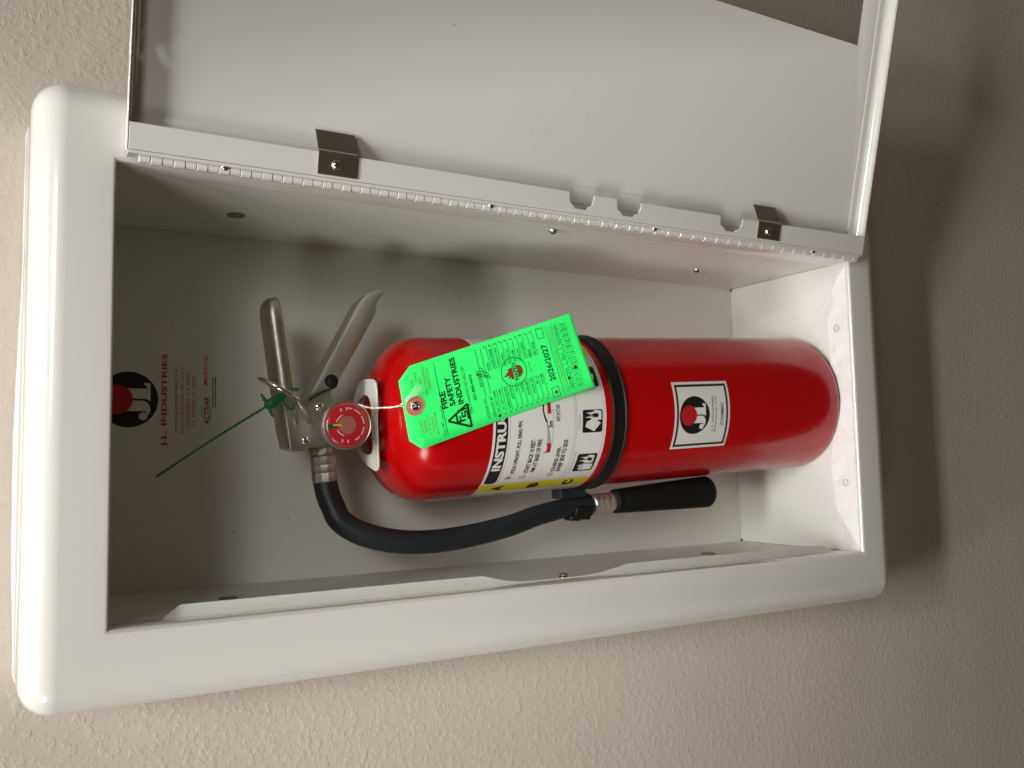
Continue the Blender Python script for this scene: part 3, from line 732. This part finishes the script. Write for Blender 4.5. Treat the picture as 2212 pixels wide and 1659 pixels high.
# valve body
bm = bmesh.new()
lathe(bm, [(0.0108, 0.4330), (0.0108, 0.4380), (0.0145, 0.4400), (0.0145, 0.4480), (0.0145, 0.4640), (0.0130, 0.4700), (0.0075, 0.4720), (0.0075, 0.4830), (0, 0.4830)], n=40)
valve = sharp(obj('valve_body', bm, M_chrome, ext), 40)
bm = bmesh.new(); box(bm, -0.0168, 0.0150, -0.0125, 0.0125, 0.4420, 0.4800)
bevel(obj('valve_block', bm, M_chrome, ext), 0.0020, 3)
# side cheek plates carrying the rivets
for y0, y1 in ((-0.0150, -0.0128), (0.0128, 0.0150)):
    bm = bmesh.new()
    poly = [(-0.0166, 0.4895), (-0.0172, 0.4860), (-0.0168, 0.4700), (-0.0140, 0.4600), (-0.0040, 0.4560), (0.0100, 0.4560), (0.0200, 0.4585), (0.0245, 0.4640), (0.0210, 0.4735), (0.0160, 0.4830), (0.0170, 0.4930), (0.0060, 0.4915)]
    prism(bm, poly, lambda x, z: (x, y0, z), lambda x, z: (x, y1, z)); bevel(obj('cheek_plate', bm, M_chrome, ext), 0.0005, 2)
for x, z in ((0.0116, 0.4678), (-0.0112, 0.4786)):
    bm = bmesh.new(); lathe(bm, [(0.0036, 0), (0.0036, 0.0005), (0.0032, 0.0014), (0.0018, 0.0022), (0, 0.0024)], (x, -0.0150, z), (0, -1, 0), 24); obj('rivet', bm, M_bright, ext, smooth=True)

# carrying handle: a rounded channel open underneath
def channel(stations, halfw, wallh, r, m, name, tipclose=True, yoff=0.0):
    """stations: (x, z, nx, nz, flange, halfwidth); section = inverted U swept in the x-z plane"""
    bm = bmesh.new(); rows = []
    for x, z, nx, nz, flg, hw in stations:
        nv = Vector((nx, 0, nz)).normalized(); c = Vector((x, yoff, z)); sec = []
        rr = min(r, hw * 0.9)
        sec.append(c + Vector((0, -hw, 0)) - nv * flg)
        for k in range(7):
            a = radians(90 * k / 6); sec.append(c + Vector((0, -hw + rr * (1 - cos(a)), 0)) - nv * (rr * (1 - sin(a))))
        for k in range(7):
            a = radians(90 * (6 - k) / 6); sec.append(c + Vector((0, hw - rr * (1 - cos(a)), 0)) - nv * (rr * (1 - sin(a))))
        sec.append(c + Vector((0, hw, 0)) - nv * flg)
        rows.append([bm.verts.new(p) for p in sec])
    for A, B in zip(rows, rows[1:]):
        for i in range(len(A) - 1): bm.faces.new((A[i], A[i + 1], B[i + 1], B[i]))
    if tipclose: bm.faces.new(rows[-1])
    o = obj(name, bm, m, ext); sharp(o, 50)
    s_ = o.modifiers.new('sheet_thickness', 'SOLIDIFY'); s_.thickness = 0.0014; s_.offset = 0
    return o
hs = []
for x, z, f, hw in ((-0.0182, 0.4825, 0.0030, 0.0110), (-0.0172, 0.4868, 0.0070, 0.0126), (-0.0150, 0.4896, 0.0105, 0.0135), (-0.0060, 0.4915, 0.0095, 0.0142), (0.0100, 0.4930, 0.0088, 0.0145), (0.0350, 0.4955, 0.0086, 0.0145), (0.0600, 0.4978, 0.0086, 0.0145), (0.0740, 0.4992, 0.0086, 0.0145), (0.0800, 0.4996, 0.0085, 0.0142), (0.0838, 0.4996, 0.0080, 0.0130), (0.0866, 0.4990, 0.0070, 0.0110), (0.0884, 0.4976, 0.0052, 0.0080), (0.0892, 0.4958, 0.0032, 0.0050)):
    hs.append((x, z, -0.09, 1, f, hw))
channel(hs, 0, 0, 0.0042, M_chrome, 'carry_handle')
# squeeze lever
ls = []
for x, z, f, hw in ((0.0150, 0.4755, 0.008, 0.0100), (0.0250, 0.4695, 0.0115, 0.0105), (0.0462, 0.4568, 0.0130, 0.0105), (0.0680, 0.4436, 0.0134, 0.0105), (0.0815, 0.4353, 0.0134, 0.0105), (0.0880, 0.4310, 0.0125, 0.0100), (0.0930, 0.4255, 0.0098, 0.0090), (0.0958, 0.4195, 0.0060, 0.0075), (0.0968, 0.4140, 0.0026, 0.0060)):
    ls.append((x, z, 0.52 if x < 0.09 else 0.85, 0.855 if x < 0.09 else 0.55, f, hw))
channel(ls, 0, 0, 0.0016, M_lever, 'squeeze_lever', True)

# black bead on its wire beside the lever
bm = bmesh.new(); lathe(bm, [(0, -0.0040)] + [(0.0048 * sin(radians(18 * k)), -0.0040 * cos(radians(18 * k))) for k in range(1, 10)] + [(0, 0.0040)], (0.0292, -0.0180, 0.4590), (0, -1, 0), 32)
bead = obj('pin_retainer_bead', bm, M_horn, ext, smooth=True)
bm = bmesh.new(); tube(bm, spline([(0.0262, -0.0185, 0.4556), (0.0245, -0.0178, 0.4575), (0.0222, -0.0170, 0.4645), (0.0195, -0.0165, 0.4700), (0.0160, -0.0158, 0.4755)], 6), 0.0007, 8)
obj('bead_wire', bm, M_dark, ext, smooth=True)

# pull pin with its ring
rc = Vector((0.0242, -0.0215, 0.4965)); m1 = Vector((-0.50, 0.0, -0.866)).normalized(); m2 = Vector((0.20, 0.97, 0.05)).normalized()
m2 = (m2 - m1 * m2.dot(m1)).normalized()
bm = bmesh.new(); tube(bm, [rc + m1 * (0.0150 * cos(2 * pi * k / 40)) + m2 * (0.0140 * sin(2 * pi * k / 40)) for k in range(40)], 0.0015, 10, closed=True)
ring = obj('pull_pin', bm, M_bright, ext, smooth=True)
bm = bmesh.new(); tube(bm, [(0.0168, -0.0190, 0.4850), (0.0125, -0.0185, 0.4815), (0.0010, -0.0172, 0.4745)], 0.0016, 10); obj('pin_shank', bm, M_chrome, ring, smooth=True)

# pressure gauge
gc = Vector((-0.0027, -0.036, 0.4550)); gax = Vector((0.0, -1.0, 0.10)).normalized()
bm = bmesh.new()
lathe(bm, [(0.0090, -0.022), (0.0090, -0.010), (0.0160, -0.0085), (0.0168, -0.0075), (0.0168, -0.0006), (0.0166, 0.0001), (0.0162, 0.0002), (0.0158, 0.0), (0.0157, -0.0006), (0, -0.0006)], gc, gax, 64)
gauge = sharp(obj('pressure_gauge', bm, M_rim, ext), 35)
gu = Vector((1, 0, 0)); gv = gax.cross(gu) * -1
if gv.z < 0: gv = -gv
pr = Print(); 
pr.disc(M_gauge, 0, 0, 0.0156, 56)
def sector(m, r0, r1, a0, a1, k=10):
    P = [(r1 * cos(radians(a0 + (a1 - a0) * i / k)), r1 * sin(radians(a0 + (a1 - a0) * i / k))) for i in range(k + 1)] + [(r0 * cos(radians(a1 - (a1 - a0) * i / k)), r0 * sin(radians(a1 - (a1 - a0) * i / k))) for i in range(k + 1)]
    pr.poly(m, P)
sector(M_gaugegreen, 0.0050, 0.0147, 84, 101)
for a0, a1 in ((24, 72), (112, 160)): pr.g('dial_marks'); sector(M_pink, 0.0072, 0.0080, a0, a1)
pr.g()
for a0, a1 in ((205, 225), (232, 262), (270, 300), (306, 332), (340, 356)): sector(M_pink, 0.0112, 0.0121, a0, a1)
for a in (20, 0, 160, 180): 
    x, y = 0.0112 * cos(radians(a)), 0.0112 * sin(radians(a)); pr.rect(M_pink, x - 0.0011, x + 0.0011, y - 0.0005, y + 0.0005)
pr.disc(M_gaugehub, 0, 0, 0.0062, 40)
pr.poly(M_gaugegold, [(-0.0005, 0.004), (0.0009, 0.004), (0.0008, 0.0098), (-0.0002, 0.0098)])
pr.build(lambda x, y, l: gc + gu * x + gv * y + gax * (-0.0006 + 0.00012 * l), gauge, {'gauge_red': ('gauge_dial', 1), 'gauge_green': ('green_zone', 2), 'gauge_marks': ('dial_marks', 2), 'gauge_hub': ('dial_hub', 3), 'gauge_gold': ('needle', 4)})
bm = bmesh.new(); lathe(bm, [(0.0157, 0.0001), (0.0157, 0.0004), (0.0125, 0.0014), (0.0070, 0.0022), (0, 0.0025)] , gc, gax, 48, False)
obj('gauge_lens', bm, M_lens, gauge, smooth=True)

# hose coupling, hose, clip, ferrule and nozzle
bm = bmesh.new(); lathe(bm, [(0.0080, 0), (0.0094, 0.0010), (0.0094, 0.0050), (0.0080, 0.0058), (0.0086, 0.0066), (0.0092, 0.0072), (0.0092, 0.0120), (0.0089, 0.0130), (0.0092, 0.0140), (0.0092, 0.0175), (0.0088, 0.0186), (0.0092, 0.0198), (0.0092, 0.0250), (0.0086, 0.0258)], (-0.0160, 0, 0.4627), (-1, 0, -0.04), 12)
coup = sharp(obj('hose_coupling', bm, M_chrome, ext), 28)
hp = spline([(-0.0400, 0.0, 0.4617), (-0.0500, -0.001, 0.4605), (-0.0600, -0.003, 0.4575), (-0.0702, -0.006, 0.4530), (-0.0812, -0.010, 0.4365), (-0.0890, -0.013, 0.4080), (-0.0908, -0.013, 0.3720), (-0.0868, -0.011, 0.3260), (-0.0805, -0.006, 0.2900), (-0.0775, -0.002, 0.2600), (-0.0772, 0, 0.2380)], 8)
rad = [0.0086 - 0.0012 * max(0, (i / len(hp) - 0.6) / 0.4) for i in range(len(hp))]
bm = bmesh.new(); tube(bm, hp, rad, 24); hose = obj('hose', bm, M_hose, ext, smooth=True)
pr_ = [(0.0072, 0.0)]
for k in range(4): pr_ += [(0.0082, 0.0008 + k * 0.0055), (0.0085, 0.0022 + k * 0.0055), (0.0085, 0.0036 + k * 0.0055), (0.0077, 0.0046 + k * 0.0055)]
bm = bmesh.new(); lathe(bm, pr_ + [(0.0070, 0.0235)], (-0.0772, 0, 0.2365), (0.02, 0, -1), 24); sharp(obj('nozzle_ferrule', bm, M_ferr, ext), 40)
bm = bmesh.new(); lathe(bm, [(0.0085, 0), (0.0100, 0.0008), (0.0104, 0.004), (0.0100, 0.0055), (0.0104, 0.0065), (0.0140, 0.098), (0.0138, 0.1012), (0.0122, 0.1032), (0.0100, 0.1032), (0.0090, 0.08), (0, 0.08)], (-0.0766, 0, 0.2140), (0.0, 0, -1), 40)
sharp(obj('nozzle', bm, M_horn, ext), 40)
# clip that holds the hose to the strap
bm = bmesh.new()
tube(bm, [(-0.0773 + 0.0098 * cos(a), 0.0098 * sin(a) - 0.0010, 0.2500) for a in [radians(-120 + 300 * k / 24 + 90) for k in range(25)]], 0.0016, 8)
for v in bm.verts: v.co.z = 0.2500 + (v.co.z - 0.2500) * 6.0
hclip = obj('hose_clip', bm, M_strap, ext, smooth=True)
bm = bmesh.new(); box(bm, -0.0700, -0.0600, -0.0075, 0.0075, 0.2455, 0.2700); bevel(obj('clip_bridge', bm, M_hose, hclip), 0.0012, 2)
bm = bmesh.new()
for k in range(4): lathe(bm, [(0, -0.006), (0.0022, -0.006), (0.0022, 0.006), (0, 0.006)], (-0.0868 + 0.0004 * (k % 2), 0, 0.2440 + 0.0048 * k), (0, 1, 0), 12)
obj('clip_teeth', bm, M_strap, hclip, smooth=True)

# ================================================================== green tamper seal
EX = lambda p: EM @ Vector(p)
seal_at = Vector((0.0165, -0.0260, 0.5000))
seal = empty('tamper_seal', 'thin green plastic tamper seal with a beaded tail looped through the pull pin ring', 'seal', mtx=EM @ Matrix.Translation(seal_at))
def sp(p): return Vector(p) - seal_at
bm = bmesh.new()
ax = (Vector((0.0118, -0.026, 0.5080)) - Vector((0.0205, -0.026, 0.4940))); Ls = ax.length
lathe(bm, [(0.0015, 0), (0.0027, 0.002), (0.0034, 0.006), (0.0036, Ls * 0.7), (0.0030, Ls * 0.9), (0.0012, Ls)], sp((0.0205, -0.026, 0.4940)), ax, 8)
obj('seal_body', bm, M_green, seal)
for tip in ((0.0212, -0.0270, 0.5105), (0.0052, -0.0270, 0.5032)):
    bm = bmesh.new(); root = Vector((0.0135, -0.0262, 0.5052)); tube(bm, [sp(root), sp((Vector(tip) + root) / 2 + Vector((0, 0, 0.0006))), sp(tip)], [0.0017, 0.0013, 0.0007], 8); obj('seal_wing', bm, M_green, seal, smooth=True)
bm = bmesh.new()
tail = spline([(0.0124, -0.0262, 0.5072), (0.0030, -0.027, 0.5240), (-0.0084, -0.028, 0.5440), (-0.0196, -0.027, 0.5622), (-0.0292, -0.024, 0.5772)], 22)
tube(bm, [sp(p) for p in tail], [0.00058 + 0.00034 * (0.5 + 0.5 * sin(i * 1.9)) for i in range(len(tail))], 7)
obj('seal_tail', bm, M_green, seal, smooth=True)
bm = bmesh.new(); tube(bm, [sp(p) for p in spline([(0.0200, -0.0262, 0.4950), (0.0150, -0.0240, 0.4945), (0.0115, -0.0215, 0.4918), (0.0104, -0.0200, 0.4890), (0.0112, -0.0190, 0.4868), (0.0150, -0.0180, 0.4865)], 6)], 0.0008, 7); obj('seal_loop', bm, M_green, seal, smooth=True)
bm = bmesh.new(); tube(bm, [sp((0.0230, -0.0200, 0.4880)), sp((0.0238, -0.0200, 0.4858)), sp((0.0236, -0.0200, 0.4830))], [0.0009, 0.0013, 0.0010], 8); obj('seal_lug', bm, M_green, seal, smooth=True)

# ================================================================== inspection tag
tE, tB, tD, tC = (Vector(v) for v in ((-0.0217, -0.0623, 0.4094), (0.0343, -0.0679, 0.4199), (0.0170, -0.0662, 0.2705), (0.0716, -0.0717, 0.2899)))
W2, LT, T0 = 28.75, 148.0, 10.2
tn = (tC - tD).cross(tE - tD).normalized()
if tn.y > 0: tn = -tn
def tagp(X, Y, h=0.0):
    s_ = (X / W2 + 1) / 2; t = (Y - T0) / (LT - T0)
    l = tE + (tD - tE) * t; r = tB + (tC - tB) * t
    bow = 0.0016 * sin(pi * min(1, max(0, Y / LT))) + 0.0016 * max(0.0, (Y - 112) / 36) ** 2 * (0.4 + X / W2)
    return l + (r - l) * s_ + tn * (h - bow)
tag0 = tagp(0, 9)
tag = empty('inspection_tag', 'fluorescent green paper service tag with black print hanging over the red extinguisher', 'tag', mtx=EM @ Matrix.Translation(tag0))
def tl(X, Y, h=0.0): return tagp(X, Y, h) - tag0
# card with chamfered corners, an eyelet hole and punched holes
bm = bmesh.new()
outline = [(-W2, LT), (W2, LT), (W2, T0), (21.0, 0), (-20.2, 0), (-W2, T0 - 2.0)]
EH = (1.4, 8.6)
f = bm.faces.new([bm.verts.new((x, y, 0)) for x, y in outline])
for y in [6 + 5 * k for k in range(29)]: bmesh.ops.bisect_plane(bm, geom=bm.verts[:] + bm.edges[:] + bm.faces[:], plane_co=(0, y, 0), plane_no=(0, 1, 0))
for x in (-20, -10, 0, 10, 20): bmesh.ops.bisect_plane(bm, geom=bm.verts[:] + bm.edges[:] + bm.faces[:], plane_co=(x, 0, 0), plane_no=(1, 0, 0))
for v in bm.verts: v.co = tl(v.co.x, v.co.y)
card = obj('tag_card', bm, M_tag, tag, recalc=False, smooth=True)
s_ = card.modifiers.new('card_thickness', 'SOLIDIFY'); s_.thickness = 0.00035; s_.offset = 0
pr = Print()
# red-brown warnings
for t, x0, x1, y in (('FOR', 14.6, 19.2, 9.2), ('CITY, STATE', 9.0, 23.8, 12.8), ('AND', 14.2, 18.8, 15.6), ('FIRE INSURANCE', 5.6, 26.2, 18.9), ('INSPECTION', 9.4, 23.6, 21.8), ('DO NOT', -18.4, -9.8, 10.4), ('REMOVE', -19.0, -10.0, 13.2), ('By Order Of', -21.6, -8.4, 16.0), ('The State', -20.6, -9.6, 18.6), ('Fire Marshal', -22.6, -7.6, 21.2)):
    pr.g('warning_line').text(M_tagbrown, t, x0, x1, y + 1.0, y - 1.0, 0.0)
pr.g()
pr.rect(M_tagline, -26, 25.4, 27.9, 28.3); pr.rect(M_tagline, -14.5, -4, 26.6, 27.0)
pr.text(M_tagline, 'FULL WT.', -25.5, -15.0, 27.2, 25.0, 0.0)
# triangle emblem and firm name
pr.g('triangle_emblem')
for a, c in (((-16.6, 30.2), (-9.4, 46.8)), ((-9.4, 46.8), (-26.0, 46.6)), ((-26.0, 46.6), (-16.6, 30.2))): pr.line(M_tagink, *a, *c, 1.5)
for x0, x1, y0, y1 in ((-20.4, -14.4, 36.2, 37.6), (-20.4, -19.0, 37.6, 43.0), (-19.0, -15.8, 38.9, 40.0), (-17.8, -13.6, 40.9, 41.9), (-17.8, -16.6, 41.9, 43.4), (-17.8, -13.6, 43.0, 44.0), (-14.8, -13.6, 43.6, 45.4), (-20.0, -13.6, 44.9, 45.9), (-12.9, -11.6, 38.4, 45.9)): pr.rect(M_tagink, x0, x1, y0, y1)
pr.g('firm_name').text(M_tagink, 'FIRE', -7.6, 4.6, 32.2, 27.6, 0.03); pr.g('firm_name').text(M_tagink, 'SAFETY', -7.4, 13.2, 38.1, 33.7, 0.03); pr.g('firm_name').text(M_tagink, 'INDUSTRIES', -8.1, 25.1, 44.6, 40.2, 0.03)
pr.g(); pr.text(M_tagline, '3428 STANFORD NE ABQ, NM', -17.3, 16.8, 50.2, 47.9, 0.0); pr.g('phone_number').text(M_tagink, '505-888-4494', -9.0, 9.4, 54.7, 52.5, 0.006)
pr.g(); pr.text(M_tagline, 'LICENSE NO.', -25.3, -9.8, 61.9, 59.6, 0.0); pr.rect(M_tagline, -9.2, 25.4, 61.8, 62.15)
pr.text(M_tagline, '397483', -1.6, 7.6, 61.6, 59.4, 0.0)
pr.text(M_tagline, 'SERVICED BY', -25.5, -9.8, 66.9, 64.6, 0.0); pr.rect(M_tagline, -8.2, 25.4, 66.0, 66.35)
sg = [(2.0, 69.5), (6.5, 60.5), (8.0, 58.5), (7.0, 62.5), (3.5, 68.8), (6.5, 63.5), (9.5, 58.8), (9.0, 62.8), (6.0, 68.0), (4.2, 65.2), (9.8, 64.2), (12.0, 62.6)]
pr.g('signature').path(M_tagline, [(p.x, p.y) for p in spline([(a, c, 0) for a, c in sg], 5)], 0.45)
pr.g()
left = ('ABC (DRY CHEM)', 'BC (DRY CHEM)', 'CARBON DIOXIDE', 'AFFF/FFFP', 'FE-36', 'CLASS D', 'WATER MIST', 'HALON 1301', 'FE-13', 'SYSTEM')
right_ = ('WATER', 'LOADED STREAM', 'PURPLE K (PK)', 'HALOTRON', 'HALON 1211', 'WET CHEM', 'BACKFLOW', 'CLEAN AGENT', 'FM200', 'FIRE HOSE')
for i in range(10):
    y = 69.3 + i * 4.37
    w = len(left[i]) * 1.15; pr.text(M_tagline, left[i], -7.2 - w, -7.0, y + 0.9, y - 1.1, 0.008)
    pr.rect(M_tagline, -24.6, -5.9, y + 1.55, y + 1.85)
    if i: pr.disc(M_tagdot, -25.5, y - 0.1, 0.62, 12)
    w = len(right_[i]) * 1.12; pr.text(M_tagline, right_[i], 7.6, 7.6 + w, y + 0.9, y - 1.1, 0.008)
    pr.rect(M_tagline, 7.2, 25.3, y + 1.55, y + 1.85); pr.disc(M_tagdot, 24.8, y - 0.1, 0.62, 12)
# association emblem: flame over a half disc, name band, ring
pr.g('emblem_ring').ring(M_tagline, 1.2, 88.2, 10.6, 0.5, 40)
pr.g('half_disc_drawing').poly(M_flame, [(0.8 + 4.6 * cos(radians(a)), 90.9 + 4.6 * sin(radians(a))) for a in range(0, 181, 12)])
pr.g('flame_drawing').poly(M_flame, [(-3.8, 87.3), (-3.6, 84.4), (-2.2, 85.4), (-2.6, 81.8), (-0.8, 84.0), (-0.3, 78.8), (1.4, 82.6), (1.8, 81.2), (2.6, 84.4), (3.6, 82.6), (4.6, 85.2), (4.9, 87.3)])
pr.g('association_name').text(M_tagink, 'NAFED', -5.2, 7.4, 90.6, 87.6, 0.02)
pr.g(); pr.rect(M_tagline, -3.5, 5.2, 101.2, 101.5)
# year, boxes, months
pr.g('year').text(M_tagink, '2026/2027', -14.6, 13.2, 119.3, 114.6, 0.014)
for x0, x1 in ((-26.8, -19.6), (18.2, 25.4)): pr.g('check_box').path(M_tagline, [(x0, 113.8), (x1, 113.8), (x1, 119.6), (x0, 119.6)], 0.4, True)
pr.g('void_line').text(M_tagbrown, 'VOID 1 YR. FROM MO. PUNCHED', -25.4, 7.0, 126.2, 124.2, 0.0); pr.g('void_line').text(M_tagbrown, 'SYSTEM 6 MOS', 8.4, 24.4, 126.2, 124.2, 0.0)
pr.g()
for y in (122.7, 127.3, 132.1): pr.rect(M_tagline, -26.2, 25.8, y - 0.16, y + 0.16)
pr.text(M_tagline, 'SERVICED', -24.6, -9.0, 131.4, 129.0, 0.0); pr.text(M_tagline, 'NEW', -2.6, 3.2, 131.4, 129.0, 0.0); pr.text(M_tagline, 'RECHARGED', 9.4, 24.4, 131.4, 129.0, 0.0)
for x in (-5.6, 6.4): pr.rect(M_tagline, x - 0.15, x + 0.15, 127.4, 132.0)
for i, t in enumerate(('DEC', 'NOV', 'OCT', 'SEPT', 'AUG', 'JULY', 'JUNE', 'MAY', 'APR', 'MAR', 'FEB', 'JAN')):
    x = -24.0 + i * 4.29
    pr.text(M_tagline, t, x + 1.05, x - 1.05, 140.6, 133.6 + (0.8 if len(t) == 3 else 0), 0.0, turn=True)
    if i: pr.rect(M_tagline, x - 2.3, x - 2.02, 132.2, 141.4)
pr.disc(M_tagdot, -23.2, 116.8, 1.25, 18)
for x, y, r in ((-25.5, 69.0, 1.15), (-16.6, 129.8, 1.2), (-10.3, 137.4, 1.25)): pr.g('punched_hole').disc(M_dark, x, y, r, 20)
pr.build(lambda x, y, l: tl(x, y, 0.00028 + 0.00006 * l), card, {'tag_black_ink': ('black_print', 2), 'tag_thin_ink': ('form_print', 1), 'tag_brown_ink': ('warning_print', 1), 'tag_dot_ink': ('option_dots', 3), 'tag_flame_ink': ('flame_emblem', 1), 'dark_slot': ('punched_hole', 4)})
# paper reinforcement ring, metal eyelet and dark hole
def disc_on_tag(name, r0, r1, h, m, parent, n=40, sy=1.0):
    bm = bmesh.new(); A = [bm.verts.new(tl(EH[0] + r1 * cos(2 * pi * k / n), EH[1] + sy * r1 * sin(2 * pi * k / n), h)) for k in range(n)]
    if r0 > 0:
        B = [bm.verts.new(tl(EH[0] + r0 * cos(2 * pi * k / n), EH[1] + sy * r0 * sin(2 * pi * k / n), h)) for k in range(n)]
        for k in range(n): bm.faces.new((A[k], A[(k + 1) % n], B[(k + 1) % n], B[k]))
    else: bm.faces.new(A)
    return obj(name, bm, m, parent, recalc=False)
disc_on_tag('reinforcement_ring', 2.0, 6.6, 0.0005, M_eyelet, tag, sy=1.07)
bm = bmesh.new(); tube(bm, [tl(EH[0] + 2.7 * cos(2 * pi * k / 32), EH[1] + 2.7 * sin(2 * pi * k / 32), 0.0007) for k in range(32)], 0.00062, 8, closed=True); obj('metal_eyelet', bm, M_bright, tag, smooth=True)
disc_on_tag('eyelet_hole', 0, 2.3, 0.00055, mat('shaded_red_hole', (0.10, 0.006, 0.006), 0.5), tag)
# string: two twisted strands from the gauge, through the eyelet, with a frayed end
bm = bmesh.new()
def sl(p): return Vector(p) - tag0
base = [(0.0112, -0.0380, 0.4470), (0.0098, -0.0400, 0.4446), (0.0084, -0.0420, 0.4410), (0.0078, -0.0450, 0.4372), (0.0077, -0.0490, 0.4330), (0.0074, -0.0540, 0.4300), (0.0079, -0.0600, 0.4262)]
c = spline(base, 10)
for ph_ in (0, pi):
    tube(bm, [sl(p + Vector((0.00034 * cos(i * 0.38 + ph_), 0.00034 * sin(i * 0.38 + ph_), 0))) for i, p in enumerate(c)], 0.00031, 6)
e0 = tag0 + tl(EH[0], EH[1], 0.0016)
for off in (-0.0006, 0.0010):
    tube(bm, [sl(p) for p in spline([c[-1], c[-1] * 0.5 + e0 * 0.5 + Vector((off * 2.2, -0.0015, 0)), e0 + Vector((off * 0.6, -0.0006, 0.0004)), e0 + Vector((off * 0.2, 0.0012, -0.0006))], 8)], 0.00027, 6)
for k in range(6):
    q = Vector((0.0170 + 0.0010 * k, -0.0702 - 0.0004 * k, 0.4118 + 0.0011 * (k % 3) + 0.0004 * k))
    tube(bm, [sl(p) for p in spline([c[-1], Vector((0.0110 + 0.0003 * k, -0.0668, 0.4222 + 0.0002 * k)), q], 8)], 0.00013, 5)
obj('tag_string', bm, M_string, tag, smooth=True)
